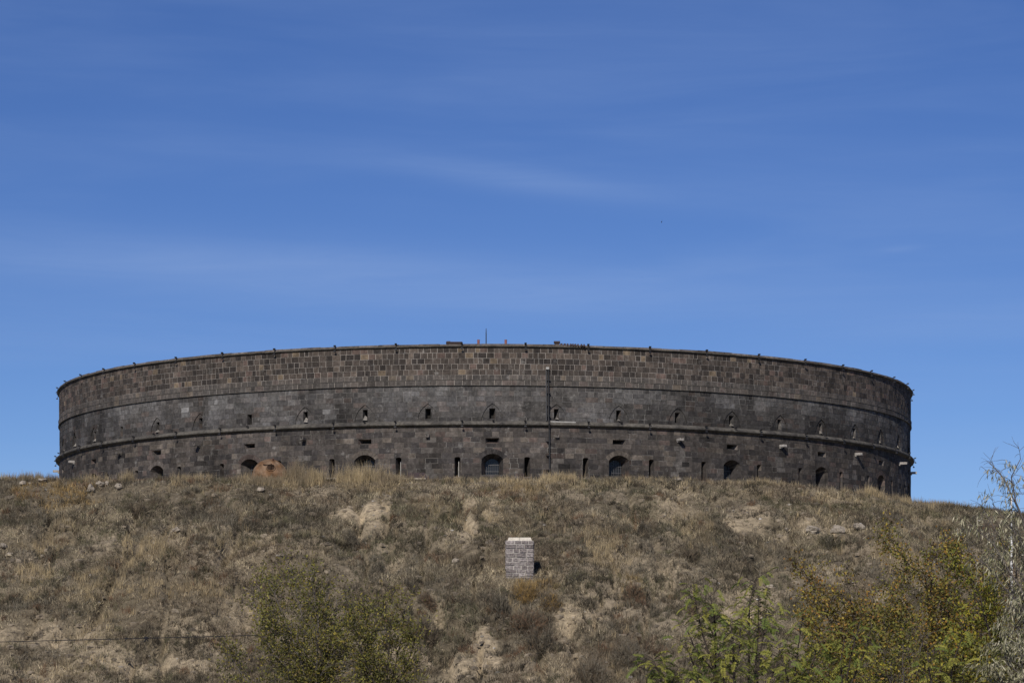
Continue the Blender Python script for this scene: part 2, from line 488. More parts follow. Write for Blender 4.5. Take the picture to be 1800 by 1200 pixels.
for k in range(-14, 14):
    th = TH0 + k * DA
    if abs(th) > R(97): continue
    s = th * FR
    # upper slit in its pointed recess
    z0, z1, zb = rz(735.5), rz(717), rz(740.5)
    hw, za = 0.57, rz(708.5)
    arc = []
    rr = (hw * hw + (za - zb) ** 2) / (2 * hw)
    n = 7
    for i in range(n + 1):               # right flank up to the apex
        t = i / n * math.asin((za - zb) / rr)
        arc.append((s + hw - rr + rr * math.cos(t), zb + rr * math.sin(t)))
    left = [(2 * s - q[0], q[1]) for q in reversed(arc[:-1])]
    pan = arc + left
    odd = (k in (-4, -7))
    rec = 0.0 if odd else 0.055
    if rec: panels.append(Feat(pan, 'panel'))
    w = 0.15 + random.uniform(-.02, .02)
    op = [(s - w, z0), (s + w, z0), (s + w, z1), (s - w, z1)]
    voids.append(Feat(op)); upper.append((k, s, op, rec))
    if k % 2 == 0:
        a, h = 0.57, ZCR - ZSP
        ra = (a * a + h * h) / (2 * h); zc = ZCR - ra; ha = math.asin(a / ra)
        arcp = [(s + ra * math.sin(ha - 2 * ha * i / 10), zc + ra * math.cos(ha - 2 * ha * i / 10)) for i in range(11)]
        op = [(s - a, ZS), (s + a, ZS)] + arcp
        ro = ra + 0.25
        outer = [(s + ro * math.sin(ha - 2 * ha * i / 10), zc + ro * math.cos(ha - 2 * ha * i / 10)) for i in range(11)]
        voids.append(Feat([(s - a, ZS), (s + a, ZS), (s + a, ZSP), (s - a, ZSP)]))
        voids.append(Feat([(s - a, ZSP), (s + a, ZSP)] + outer))
        wins.append((k, s, op, ra, ro, zc, ha))
        vw, vz0, vz1 = 0.36, rz(778.5), rz(769.5)
        vp = [(s - vw, vz0), (s + vw, vz0), (s + vw, vz1), (s - vw, vz1)]
        voids.append(Feat(vp)); vents.append((k, s, vp))
        for sg in (-1, 1):
            c = s + sg * R(4.05) * FR
            q0, q1 = rz(838), rz(802.5)
            sw = 0.155
            sp = [(c - sw, q0), (c + sw, q0), (c + sw, q1 - .05), (c + sw * .5, q1), (c - sw * .5, q1), (c - sw, q1 - .05)]
            voids.append(Feat(sp)); slits.append((k, sg, c, sp))

spout_s = [(TH0 + (k + 0.0) * DA) * FR for k in range(-13, 14) if k % 2 == 1]
rows = []               # z0, z1, radius, mean width, zone
zs = [rz(q) for q in (610.0, 619.5, 629.4, 639.2, 648.9, 658.5, 667.6)]
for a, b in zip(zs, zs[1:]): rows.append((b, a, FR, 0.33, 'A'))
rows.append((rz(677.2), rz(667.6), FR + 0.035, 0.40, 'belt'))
zs = np.linspace(rz(677.2), rz(741.5), 8)
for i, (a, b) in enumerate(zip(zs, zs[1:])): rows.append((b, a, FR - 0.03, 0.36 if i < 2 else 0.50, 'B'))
z = rz(749.0)
while z > 8.0:
    h = 0.277 + random.uniform(-.012, .012)
    rows.append((z - h, z, FR, 0.50, 'C')); z -= h

PA = [((.056, .047, .041), 5), ((.078, .064, .055), 4), ((.104, .084, .070), 2.4), ((.155, .120, .085), .5), ((.112, .082, .070), 1.2), ((.041, .035, .032), 3)]
PB = [((.058, .054, .051), 5), ((.045, .042, .041), 3), ((.076, .070, .066), 1.6), ((.070, .058, .052), 1)]
PC = [((.057, .050, .046), 5), ((.042, .038, .037), 3), ((.074, .064, .057), 2.5), ((.080, .062, .055), 1.1), ((.100, .085, .072), .8)]


BLOOM = [(ang(q[0]) * FR, rz(q[1] - 105 * (1 - math.cos(ang(q[0])))), q[2], q[3]) for q in
         ((215, 722, 1.7, .75), (262, 705, 1.4, .75), (325, 722, .55, 1.0), (382, 712, .7, .8), (430, 705, .9, .5), (690, 690, 1.6, .5), (775, 687, 1.4, .5), (480, 712, .9, .4), (575, 726, .4, .9), (930, 690, 1.5, .35), (1092, 690, .7, .8), (1155, 690, .8, .4),
          (1285, 695, 1.0, .6), (1345, 705, .9, .6), (1425, 712, 1.0, .6), (1500, 735, .8, .4), (1555, 745, .8, .5), (150, 745, 1.0, .4))]


def pick(pal):
    return np.array(random.choices([p for p, _ in pal], [w for _, w in pal])[0])


def stone_tint(zone, s, z):
    n = float(fbm(s * 0.22, z * 0.5, 90, 4)); n2 = float(fbm(s * 0.45, z * 0.9, 95, 4)); n3 = float(fbm(s * 0.12, z * 0.2, 99, 3))
    if zone in ('A', 'belt'):
        c = pick(PA) * random.uniform(.88, 1.14)
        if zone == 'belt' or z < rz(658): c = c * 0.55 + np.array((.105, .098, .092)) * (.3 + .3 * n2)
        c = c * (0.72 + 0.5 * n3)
    elif zone == 'B':
        c = pick(PB) * random.uniform(.78, 1.22)
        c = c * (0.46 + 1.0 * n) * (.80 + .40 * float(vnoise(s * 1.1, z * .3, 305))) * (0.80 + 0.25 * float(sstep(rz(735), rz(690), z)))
        if n2 > .50: c = c + (np.array((.165, .162, .165)) - c) * min(.6, (n2 - .50) * 2.2) * random.uniform(.1, 1.0)
        for px_, pz_, pr_, pw_ in BLOOM:
            d_ = math.hypot((s - px_) / pr_, (z - pz_) / min(pr_, .7))
            if d_ < 1.2: c = c + (np.array((.19, .187, .185)) - c) * pw_ * max(0, 1.2 - d_) * random.uniform(.3, 1.0)
    else:
        c = pick(PC) * random.uniform(.82, 1.22)
        c = c * (0.52 + 0.92 * n) * (.82 + .36 * float(vnoise(s * 1.3, z * .3, 301)))
        for q in spout_s:                       # run-off stains under the spouts
            d = abs(s - q); spread = 0.25 + 0.17 * (14.4 - z)
            if z < 14.5 and d < spread:
                c = (c * .55 + np.array((.058, .054, .050))) if d < spread * .42 else c * 0.66
        a0, a1 = ang(388) * FR, ang(490) * FR   # a lighter, patched stretch
        if a0 < s < a1: c = c * 1.45
    return c


def mortar_tint(zone, s, z):
    q = random.random()
    if zone in ('A', 'belt'): return np.array((.29, .262, .235)) * random.uniform(.45, 1.25)
    if zone == 'B': return np.array((.20, .19, .18)) * (random.uniform(.6, 1.4) if q < .35 and z > rz(705) else random.uniform(.3, .55))
    return np.array((.20, .185, .165)) * (random.uniform(.7, 1.1) if q < .06 else random.uniform(.3, .5))


STN = []                 # (pieces, r_front, r_back, tint, size in view, name)
mort = MB()


def lay(cell, gapped, r, zone, sc, zc, n_cut):
    tint = stone_tint(zone, sc, zc); mt = mortar_tint(zone, sc, zc)
    x0, x1 = min(p[0] for p in cell), max(p[0] for p in cell); z0, z1 = min(p[1] for p in cell), max(p[1] for p in cell)
    vs = [f for f in n_cut if f.touches(x0, x1, z0, z1)]
    ps = [f for f in vs if f.mode == 'panel']; vs = [f for f in vs if f.mode == 'hole']

    def cut(polys, fs):
        for f in fs: polys = [q for p in polys for q in (subtract(p, f.p) if Feat(p).touches(f.x0, f.x1, f.z0, f.z1) else [p])]
        return polys
    dr = random.uniform(0, .013)
    for src, is_m in ((cell, True), (gapped, False)):
        outer = cut([src], vs + ps)
        inner = []
        for f in ps:
            q = intersect(src, f.p)
            if q: inner += [(p, 0.055) for p in cut([q], vs)]
        items = [(p, 0.0) for p in outer] + inner
        if is_m:
            for p, rec in items:
                mort.add([W(a, b, r - 0.004 - rec) for a, b in p], [list(range(len(p)))], tuple(mt))
        else:
            for rec in (0.0, 0.055):
                pc = [p for p, q in items if q == rec]
                if pc: STN.append((pc, r - rec + dr, r - rec - 0.075, tint, sum(area(p) for p in pc) * max(0, math.cos(sc / FR) - .15), zc, len(vs) + len(ps)))


ALLF = voids + panels
for (z0, z1, r, wm, zone) in rows:
    near = [f for f in ALLF if f.z1 > z0 and f.z0 < z1]
    s, end = -math.pi * FR, math.pi * FR
    s += random.uniform(0, .2)
    first = s
    while s < first + TAU * FR - 0.05:
        w = wm * random.uniform(.68, 1.4)
        a0, a1 = ang(388) * FR, ang(490) * FR
        if zone == 'C' and a0 < s < a1: w *= .7
        e = min(s + w, first + TAU * FR)
        if first + TAU * FR - e < 0.16: e = first + TAU * FR
        jt = [random.uniform(-.005, .005) for _ in range(4)]
        g = 0.0125 if zone in ('A', 'belt') else 0.011
        cell = [(s, z0), (e, z0), (e, z1), (s, z1)]
        gp = [(s + g + jt[0], z0 + .011), (e - g + jt[1], z0 + .011), (e - g + jt[2], z1 - .011), (s + g + jt[3], z1 - .011)]
        lay(cell, gp, r, zone, (s + e) / 2, (z0 + z1) / 2, near)
        s = e


def stone_mesh(pieces, rf, rb, mb, tint):
    for p in pieces:
        n = len(p)
        tl = random.uniform(-.002, .003)
        v = [W(a, b, rf + (tl if i % 2 else -tl)) for i, (a, b) in enumerate(p)] + [W(a, b, rb) for a, b in p]
        mb.add(v, [list(range(n))] + [[i, i + n, (i + 1) % n + n, (i + 1) % n] for i in range(n)], tuple(tint))


# voussoirs of the arched windows
for (k, s, op, ra, ro, zc, ha) in wins:
    nv = 9
    tb = pick(PC)
    for i in range(nv):
        t0, t1 = -ha + 2 * ha * i / nv + .008, -ha + 2 * ha * (i + 1) / nv - .008
        q = [(s + ra * math.sin(t0), zc + ra * math.cos(t0)), (s + ra * math.sin(t1), zc + ra * math.cos(t1)),
             (s + ro * math.sin(t1), zc + ro * math.cos(t1)), (s + ro * math.sin(t0), zc + ro * math.cos(t0))]
        STN.append(([q], FR + random.uniform(0, .014), FR - .08, tb * random.uniform(.85, 1.15) * (1.5 if k == -6 else .92), 0, 13.5, 1))
    m2 = [(s - .57, ZSP), (s + .57, ZSP)] + [(s + ro * math.sin(ha - 2 * ha * i / 10), zc + ro * math.cos(ha - 2 * ha * i / 10)) for i in range(11)]
    for p in subtract(m2, op): mort.add([W(a, b, FR - .004) for a, b in p], [list(range(len(p)))], (.07, .064, .06))

order = sorted([i for i, q in enumerate(STN) if q[5] > 12.35 and q[6] == 0], key=lambda i: -STN[i][4])[:296]
solo = set(order)
big = MB()
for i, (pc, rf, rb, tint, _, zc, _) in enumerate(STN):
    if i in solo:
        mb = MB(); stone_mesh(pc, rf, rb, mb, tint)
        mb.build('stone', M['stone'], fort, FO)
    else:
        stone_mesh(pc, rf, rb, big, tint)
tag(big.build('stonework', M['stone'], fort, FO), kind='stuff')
mort.build('mortar', M['mortar'], fort, FO)


def reveal(outer, inner, r0, r1, mb, tint_fn, back=False):
    n = len(outer)
    for i in range(n):
        j = (i + 1) % n
        m_ = max(1, int(abs(outer[j][1] - outer[i][1]) / 0.27 + .5))
        for q in range(m_):
            f0, f1 = q / m_, (q + 1) / m_
            L = lambda a, b, f: (a[0] + (b[0] - a[0]) * f, a[1] + (b[1] - a[1]) * f)
            mb.add([W(*L(outer[i], outer[j], f0), r0), W(*L(outer[i], outer[j], f1), r0), W(*L(inner[i], inner[j], f1), r1), W(*L(inner[i], inner[j], f0), r1)],
                   [[0, 3, 2, 1]], tuple(tint_fn()))
    if back: mb.add([W(a, b, r1) for a, b in inner], [list(range(n))], (.02, .019, .018))  # closing face tinted near black, interior shade put into the stone colour


def shrink(poly, cx, cz, fx, fz):
    return [(cx + (a - cx) * fx, cz + (b - cz) * fz) for a, b in poly]


jamb_t = lambda: pick(PC) * random.uniform(.9, 1.5)
for (k, s, op, ra, ro, zc, ha) in wins:
    mb = MB(); inner = shrink(op, s, ZS + .12, .63, .80)
    reveal(op, inner, FR - .005, FR - .75, mb, jamb_t)
    w = mb.build('arched_window', M['stone'], fort, FO)
    p = MB(); p.add([W(a, b, FR - .74) for a, b in inner], [list(range(len(inner)))], (1, 1, 1)); p.build('pane', M['glass'], w)
    g = MB()
    x0, x1 = s - .57 * .63, s + .57 * .63
    zt = ZS + .12 + (ZCR - ZS - .12) * .8
    for i in range(7):
        x = x0 + (x1 - x0) * (i + .5) / 7
        top = zt - .16 * ((x - s) / (x1 - s)) ** 2
        g.tube([W(x, ZS + .09, FR - .66), W(x, top, FR - .66)], .013, 5)
    for zz in (ZS + .28, ZS + .62): g.box(W(s, zz, FR - .66), (x1 - x0, .03, .03), Matrix.Rotation(s / FR, 3, 'Z'))
    gi = g.build('grille', M['grey_metal'], w)
    for o_ in (w.children): o_.location = (0, 0, 0)
    for o_ in w.children:
        o_.data.transform(Matrix.Translation(-Vector(FO)))
    sl = MB()
    v = [W(s - .55, ZS - .02, FR + .03), W(s + .55, ZS - .02, FR + .03), W(s + .55, ZS + .035, FR + .02), W(s - .55, ZS + .035, FR + .02),
         W(s - .36, ZS + .13, FR - .7), W(s + .36, ZS + .13, FR - .7)]
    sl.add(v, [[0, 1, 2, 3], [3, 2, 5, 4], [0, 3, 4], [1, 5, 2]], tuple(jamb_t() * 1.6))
    so = sl.build('sill', M['stone'], w, FO)
for (k, sg, c, sp) in slits:
    mb = MB(); cz = (sp[0][1] + sp[2][1]) / 2
    inner = shrink(sp, c + .015, cz, .42, .92)
    reveal(sp, inner, FR - .005, FR - .6, mb, jamb_t, back=True)
    w = mb.build('slit_window', M['stone'], fort, FO)
    b = MB(); b.add([W(c - .15, sp[0][1] - .03, FR + .025), W(c + .15, sp[0][1] - .03, FR + .025), W(c + .15, sp[0][1] + .02, FR + .015), W(c - .15, sp[0][1] + .02, FR + .015), W(c, sp[0][1] + .06, FR - .5)],
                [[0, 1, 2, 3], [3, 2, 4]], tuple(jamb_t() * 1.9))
    b.build('sill', M['stone'], w, FO)
    if k in (0, -2) and sg == -1 or (k == -2):
        f = MB(); f.box(W(c + .05, cz - .05, FR - .35), (.035, .05, .85), Matrix.Rotation(c / FR, 3, 'Z')); f.build('window_frame', M['pale_metal'], w, FO)
for (k, s, vp) in vents:
    mb = MB(); inner = shrink(vp, s, vp[2][1] - .09, .62, .42)
    reveal(vp, inner, FR - .005, FR - .45, mb, lambda: pick(PC) * random.uniform(1.2, 2.0), back=True)
    mb.build('vent_opening', M['stone'], fort, FO)
for (k, s, op, rec) in upper:
    mb = MB(); inner = shrink(op, s - .02, op[0][1] + .34, .55, .8)
    reveal(op, inner, FR - .03 - rec - .005, FR - .55, mb, lambda: pick(PB) * random.uniform(1.1, 1.7), back=True)
    w = mb.build('embrasure', M['stone'], fort, FO)
    if random.random() < .6:           # pale crumbled stump of stone left on the sill
        e = MB(); ww = random.uniform(.06, .13); hh = random.uniform(.10, .26); dx = random.uniform(-.04, .06); z0 = op[0][1]
        rf = FR - .02 - rec
        v = [W(s + dx - ww, z0, rf + .10), W(s + dx + ww, z0 - .02, rf + .10), W(s + dx + ww, z0, rf - .25), W(s + dx - ww, z0, rf - .25),
             W(s + dx - ww * .3, z0 + hh, rf - .05), W(s + dx + ww * .5, z0 + hh * .7, rf - .08)]
        e.add(v, [[0, 1, 5, 4], [1, 2, 5], [2, 3, 4, 5], [3, 0, 4]], (.20, .185, .165))
        e.build('sill_stump', M['stone'], w, FO)


def lathe(name, prof, mat_, segs=300, a0=0, a1=TAU, parent=None):
    v, f = [], []
    n = len(prof); full = abs(a1 - a0 - TAU) < 1e-6
    m_ = segs if full else segs + 1
    for i in range(m_):
        a = a0 + (a1 - a0) * i / segs
        for r, z in prof: v.append((FX + r * math.sin(a), FD - r * math.cos(a), z))
    for i in range(segs):
        j = (i + 1) % m_
        for q in range(n - 1): f.append((i * n + q, j * n + q, j * n + q + 1, i * n + q + 1))
    return mesh_obj(name, v, f, mat_, parent, FO, smooth=True)


zc1, zc0 = rz(740.5), rz(750)
lathe('string_course', [(FR - .06, zc0 + .0), (FR + .03, zc0 + .0), (FR + .06, zc0 + .07), (FR + .19, zc0 + .085), (FR + .215, zc0 + .13), (FR + .20, zc1 - .08), (FR + .12, zc1 - .02), (FR - .06, zc1 + .05)], M['cornice'], parent=fort)
zr = rz(609.6)
lathe('rim_moulding', [(FR - .06, zr - .03), (FR + .02, zr - .03), (FR + .03, zr + .0), (FR + .12, zr + .01), (FR + .13, zr + .05), (FR + .06, zr + .06), (FR - .06, zr + .06)], M['cornice'], parent=fort)
lathe('thin_fillet', [(FR - .02, rz(677.6)), (FR + .06, rz(677.5)), (FR + .06, rz(676.7)), (FR - .02, rz(676.5))], M['cornice'], parent=fort)
lathe('thin_fillet', [(FR - .02, rz(667.9)), (FR + .055, rz(667.9)), (FR + .055, rz(667.1)), (FR - .02, rz(666.9))], M['cornice'], parent=fort)
ncop = 150
zk0, zk1 = zr + .062, rz(604.6)
for i in range(ncop):                     # coping stones round the rim, those of the front half one by one
    a0, a1 = -math.pi + TAU * i / ncop, -math.pi + TAU * (i + 1) / ncop
    if abs((a0 + a1) / 2) > R(100): continue
    s0, s1 = a0 * FR + .008, a1 * FR - .008
    dz = random.uniform(-.012, .018); dr = random.uniform(-.01, .015)
    mb = MB()
    o8 = [W(s0, zk0, FR + .07 + dr), W(s1, zk0, FR + .07 + dr), W(s1, zk1 + dz, FR + .05 + dr), W(s0, zk1 + dz, FR + .05 + dr), W(s0, zk0, FR - .75), W(s1, zk0, FR - .75), W(s1, zk1 + .05, FR - .75), W(s0, zk1 + .05, FR - .75)]
    mb.add(o8, [[0, 1, 2, 3], [3, 2, 6, 7], [4, 7, 6, 5], [0, 3, 7, 4], [1, 5, 6, 2]], tuple(np.array((.115, .10, .090)) * random.uniform(.7, 1.25)))
    mb.build('coping_stone', M['stone'], fort, FO)
lathe('rear_coping', [(FR + .07, zk0), (FR + .05, zk1), (FR - .75, zk1 + .05), (FR - .75, zk0)], M['cornice'], 120, R(100.4), R(259.6), fort)
lathe('inner_wall', [(FR - .74, zk0), (FR - .80, 8.0)], M['cornice'], 160, parent=fort)
lathe('roof', [(FR - .70, 18.9), (12, 19.0), (0.02, 19.1)], M['roof'], 120, parent=fort)

# spouts, floodlights, pipe
for s in spout_s:
    if abs(s / FR) > R(97): continue
    mb = MB(); rot = Matrix.Rotation(s / FR, 3, 'Z'); zz = rz(766)
    L = random.uniform(.28, .5)
    if abs(s - TH0 * FR) < 5: L = random.uniform(.12, .22)
    mb.box(W(s, zz - .03, FR + L / 2 - .05), (.19, L + .1, .06), rot); mb.box(W(s - .077, zz + .035, FR + L / 2 - .05), (.04, L + .1, .07), rot); mb.box(W(s + .077, zz + .035, FR + L / 2 - .05), (.04, L + .1, .07), rot)
    mb.box(W(s, zz - .09, FR + .03), (.15, .12, .07), rot)
    mb.build('drain_spout', M['spout' if s / FR > .35 or s / FR < -1.0 else 'old_spout'], fort, FO)


def flood(s, z, r, both=True):
    root = MB(); rot = Matrix.Rotation(s / FR, 3, 'Z')
    root.tube([W(s, z - .02, r - .12), W(s, z + .03, r + .05), W(s, z + .02, r + .13)], .016, 5)
    if both: root.tube([W(s, z + .02, r + .05), W(s, z - .20, r + .11)], .014, 5)
    fl = root.build('floodlight', M['iron'], fort, FO)
    spec = [(z + .05, r + .11, .5)] + ([(z - .23, r + .12, -.5)] if both else [])
    for zz, rr_, tl in spec:
        h = MB(); tr = rot @ Matrix.Rotation(tl, 3, 'X')
        h.box(W(s, zz, rr_), (.10, .075, .06), tr); h.box(W(s, zz + .005, rr_ + .045), (.12, .02, .08), tr)
        h.build('lamp_head', M['iron'], fl, FO)


for k in range(-13, 14):
    th = TH0 + (k + .5) * DA
    if abs(th) > R(97): continue
    s = th * FR + random.uniform(-.12, .12)
    flood(s, zk1 - .03, FR + .06); flood(s + random.uniform(-.1, .1), zc1 - .05, FR + .16)
    if k % 2 == 0 and abs(th) < R(80): flood(TH0 * FR + k * DA * FR + .05, zc1 - .03, FR + .14, False)
sp = ang(962.5) * FR
mb = MB()
mb.tube([W(sp + .02, rz(648), FR + .10), W(sp + .03, rz(700), FR + .11), W(sp + .03, rz(735), FR + .13), W(sp + .05, rz(744), FR + .28), W(sp + .07, rz(754), FR + .15), W(sp + .09, rz(800), FR + .10), W(sp + .10, 11.0, FR + .10)], .044, 8)
dp = mb.build('downpipe', M['iron'], fort, FO)
mb = MB(); mb.tube([W(sp - .085, rz(650), FR + .07), W(sp - .075, rz(739), FR + .08)], .028, 6); mb.build('conduit', M['grey_metal'], dp, FO)
mb = MB(); mb.box(W(sp - .02, rz(646.5), FR + .09), (.16, .14, .12), Matrix.Rotation(sp / FR, 3, 'Z')); mb.build('pipe_head', M['pale_metal'], dp, FO)
for q in (668, 690, 712, 730, 775, 800, 825):
    mb = MB(); mb.box(W(sp + .03, rz(q), FR + .085), (.2, .17, .035), Matrix.Rotation(sp / FR, 3, 'Z')); mb.build('pipe_clamp', M['iron'], dp, FO)
mb = MB(); mb.tube([W(ang(967) * FR, rz(740.5), FR + .14), W(ang(1011) * FR, rz(741), FR + .14)], .035, 6); mb.build('cornice_conduit', M['pale_metal'], fort, FO)

# things fixed on the roof, seen over the rim
for sx in (841, 889):
    p = at(sx, 597, FD - 24.3); mb = MB()
    mb.tube([(p.x, p.y, 18.8), (p.x, p.y, p.z - .02)], .068, 12); mb.tube([(p.x, p.y, p.z - .03), (p.x, p.y, p.z)], .074, 12)
    mb.build('vent_pipe', M['rust_red'], fort, FO)
p = at(854.5, 577, FD - 23.5); mb = MB()
mb.tube([(p.x, p.y, 18.8), (p.x, p.y, p.z - .3), (p.x, p.y, p.z)], [.032, .028, .014], 6); mb.build('antenna', M['iron'], fort, FO)
mb = MB(); q = at(798.5, 602, FD - 24.9)
mb.box((q.x, q.y, 19.15), (.80, .6, .66)); mb.box((q.x, q.y, q.z - .03), (.86, .7, .07)); mb.box((q.x - .30, q.y - .1, q.z + .02), (.2, .3, .05)); mb.build('roof_hatch', M['dark_block'], fort, FO)
mb = MB(); q = at(979, 600.5, FD - 24.9)
mb.box((q.x, q.y, 19.15), (.27, .3, .64)); mb.box((q.x, q.y, q.z - .03), (.33, .36, .09)); mb.build('chimney', M['dark_block'], fort, FO)
for sx in range(987, 1028, 5):
    q = at(sx + random.uniform(-1, 1), 604.7 + (sx - 987) * .035, FD - 25.6)
    mb = MB(); mb.box((q.x, q.y, q.z - .03), (random.uniform(.08, .13), .2, .12), Matrix.Rotation(random.uniform(-.3, .3), 3, 'Y')); mb.build('ridge_tile', M['dark_block'], fort, FO)

# ------------------------------------------------------------------ stone marker pillar on the slope
pb = hit(913, 1018)
P_Y = pb.y
psc = F / P_Y
PX0, PX1 = (889 - 900) / psc, (938 - 900) / psc
PTOP = (HOR - 949.5) / psc
pil = empty('stone_pillar', (0.5 * (PX0 + PX1), P_Y + .45, pb.z - .3))
tag(pil, 'short square pillar of purple grey stones with pale cap standing alone on the slope', 'pillar')
PO = tuple(pil.location)
PW, PD_ = PX1 - PX0, 0.92
cx = 0.5 * (PX0 + PX1); cy = P_Y + PD_ / 2
mb = MB(); mb.box((cx, cy, (PTOP + pb.z - .7) / 2), (PW - .03, PD_ - .03, PTOP - pb.z + .7)); mb.build('mortar_core', M['white_mortar'], pil, PO)
um = MB()
def unit_stone():
    v = []
    for y, q in ((-.5, .44), (-.32, .5), (.5, .5)):
        v += [(-q, y, -q), (q, y, -q), (q, y, q), (-q, y, q)]
    f = [[0, 1, 2, 3]]
    for b in (0, 4):
        for i in range(4): f.append([b + i, b + 4 + i, b + 4 + (i + 1) % 4, b + (i + 1) % 4])
    me = bpy.data.meshes.new('stone'); me.from_pydata(v, [], f); me.update(); me.materials.append(M['purple'])
    return me


us = unit_stone()
nrow = 13
rh = (PTOP - (pb.z - .62)) / nrow
rz_ = [0.0]
for q in range(nrow): rz_.append(rz_[-1] + random.uniform(.8, 1.25))
rz_ = [pb.z - .62 + q / rz_[-1] * (PTOP - pb.z + .62) for q in rz_]
for face, (ox, oy, rot_, wid) in enumerate(((cx, P_Y, 0, PW), (PX1, cy, math.pi / 2, PD_), (PX0, cy, -math.pi / 2, PD_), (cx, P_Y + PD_, math.pi, PW))):
    for r_ in range(nrow):
        z_ = (rz_[r_] + rz_[r_ + 1]) / 2; rh = rz_[r_ + 1] - rz_[r_]
        n_ = 3 if r_ % 2 else 4
        cuts = [0] + sorted((i + (.5 if (r_ % 3 == 0) else 0) * .4 + random.uniform(-.12, .12)) / n_ for i in range(1, n_)) + [1]
        for a, b in zip(cuts, cuts[1:]):
            o = bpy.data.objects.new('stone', us); COL.objects.link(o); o.parent = pil
            u = ((a + b) / 2 - .5) * wid
            dep = random.uniform(-.008, .020)
            rr = Matrix.Rotation(rot_, 3, 'Z')
            loc = Vector((ox, oy, z_)) + rr @ Vector((u, .04 - dep, 0)) - pil.location
            o.location = loc; o.rotation_euler = (random.uniform(-.05, .05), random.uniform(-.02, .02), rot_ + random.uniform(-.04, .04))
            o.scale = ((b - a) * wid - random.uniform(.020, .036), .09, rh - random.uniform(.016, .036))
for sg in (-1, 1):
    mb = MB(); w0, w1 = PW * .5 - .065, PW * .5 - .11
    x0, x1 = (cx - w0, cx - .006) if sg < 0 else (cx + .006, cx + w0)
    y0, y1 = (cx - w1, cx - .006) if sg < 0 else (cx + .006, cx + w1)
    zt = (HOR - 943.8) / psc
    v = [(x0, P_Y + .03, PTOP - .01), (x1, P_Y + .03, PTOP - .01), (x1, P_Y + PD_ - .03, PTOP - .01), (x0, P_Y + PD_ - .03, PTOP - .01), (y0, P_Y + .09, zt), (y1, P_Y + .09, zt), (y1, P_Y + PD_ - .1, zt), (y0, P_Y + PD_ - .1, zt)]
    mb.add(v, [[3, 2, 1, 0], [4, 5, 6, 7], [0, 1, 5, 4], [1, 2, 6, 5], [2, 3, 7, 6], [3, 0, 4, 7]])
    mb.build('cap_stone', M['cap'], pil, PO)

# ------------------------------------------------------------------ rusty tank half sunk in grass on the crest
ty = 121.9
tcx, tr_ = (474 - 900) / F * ty, 30.5 / F * ty
tcz = (HOR - 838) / F * ty
tank = empty('rusty_tank', (tcx, ty, tcz - tr_))
tag(tank, 'rusty orange brown steel tank with domed end and broken hatch sunk in crest grass', 'tank')
TO = tuple(tank.location)
prof = [(tr_ * math.sin(t), -0.48 * math.cos(t)) for t in np.linspace(0.02, math.pi / 2, 12)]
v, f = [], []
K = 40
hc, hw_, hh_ = (.07, .42), .19, .115          # hatch in units of tank radius: centre, half width, half height


def tank_pt(r, y, a): return (tcx + r * math.cos(a), ty + y, tcz + r * math.sin(a))


for r, y in prof:
    for j in range(K): v.append(tank_pt(r, y, TAU * j / K))
for i in range(len(prof) - 1):
    for j in range(K): f.append((i * K + j, (i + 1) * K + j, (i + 1) * K + (j + 1) % K, i * K + (j + 1) % K))
mesh_obj('domed_end', v, f, M['rust'], tank, TO, smooth=True)
mb = MB(); v, f = [], []
for y in (0.0, .9, 1.8, 2.6):
    for j in range(K): v.append(tank_pt(tr_ * 1.0, y, TAU * j / K))
for i in range(3):
    for j in range(K): f.append((i * K + j, (i + 1) * K + j, (i + 1) * K + (j + 1) % K, i * K + (j + 1) % K))
f.append(tuple(range(3 * K, 4 * K)))
mesh_obj('shell', v, f, M['rust'], tank, TO, smooth=False)
v, f = [], []
for y, rr_ in ((-.02, 1.0), (-.02, 1.025), (.08, 1.025), (.08, 1.0)):
    for j in range(K): v.append(tank_pt(tr_ * rr_, y, TAU * j / K))
for i in range(3):
    for j in range(K): f.append((i * K + j, i * K + (j + 1) % K, (i + 1) * K + (j + 1) % K, (i + 1) * K + j))
mesh_obj('seam_ring', v, f, M['rust'], tank, TO)


def on_dome(u, w):       # point on the dome surface
    q = math.sqrt(u * u + w * w); return Vector((tcx + u * tr_, ty - .48 * math.sqrt(max(0, 1 - q * q)), tcz + w * tr_))


def disc(u0, w0, a, b, off, n=20):
    return [on_dome(u0 + a * math.cos(TAU * i / n), w0 + b * math.sin(TAU * i / n)) + Vector((0, -off, off * .4)) for i in range(n)]


ring_o, ring_i = disc(.12, .50, .27, .225, .035), disc(.12, .50, .225, .18, .035)
ring_b = disc(.12, .50, .29, .245, -.01)
mb = MB()
n = 20
mb.add(ring_o + ring_i + ring_b, [[i, (i + 1) % n, n + (i + 1) % n, n + i] for i in range(n)] + [[2 * n + i, 2 * n + (i + 1) % n, (i + 1) % n, i] for i in range(n)])
hat = mb.build('hatch_rim', M['rust'], tank, TO)
mb = MB(); mb.add(disc(.12, .50, .23, .185, .014), [list(range(20))]); mb.build('hatch_opening', M['dark_hole'], hat, TO)  # disc on a closed dome, the hole's darkness put into its colour
mb = MB()
mb.tube([on_dome(-.34, .66) + Vector((0, -.05, .02)), on_dome(-.2, .64) + Vector((0, -.06, .02)), on_dome(.30, .60) + Vector((0, -.05, .02))], .018, 6)
mb.tube([on_dome(.13, .70) + Vector((0, -.05, .02)), on_dome(.12, .34) + Vector((0, -.05, .02))], .022, 6)
mb.build('hatch_crossbar', M['dark_hole'], hat, TO)
mb = MB(); mb.tube([on_dome(.20, .93), on_dome(.20, .93) + Vector((.02, -.03, .09))], .045, 8); mb.build('valve_stub', M['rust_pipe'], tank, TO)

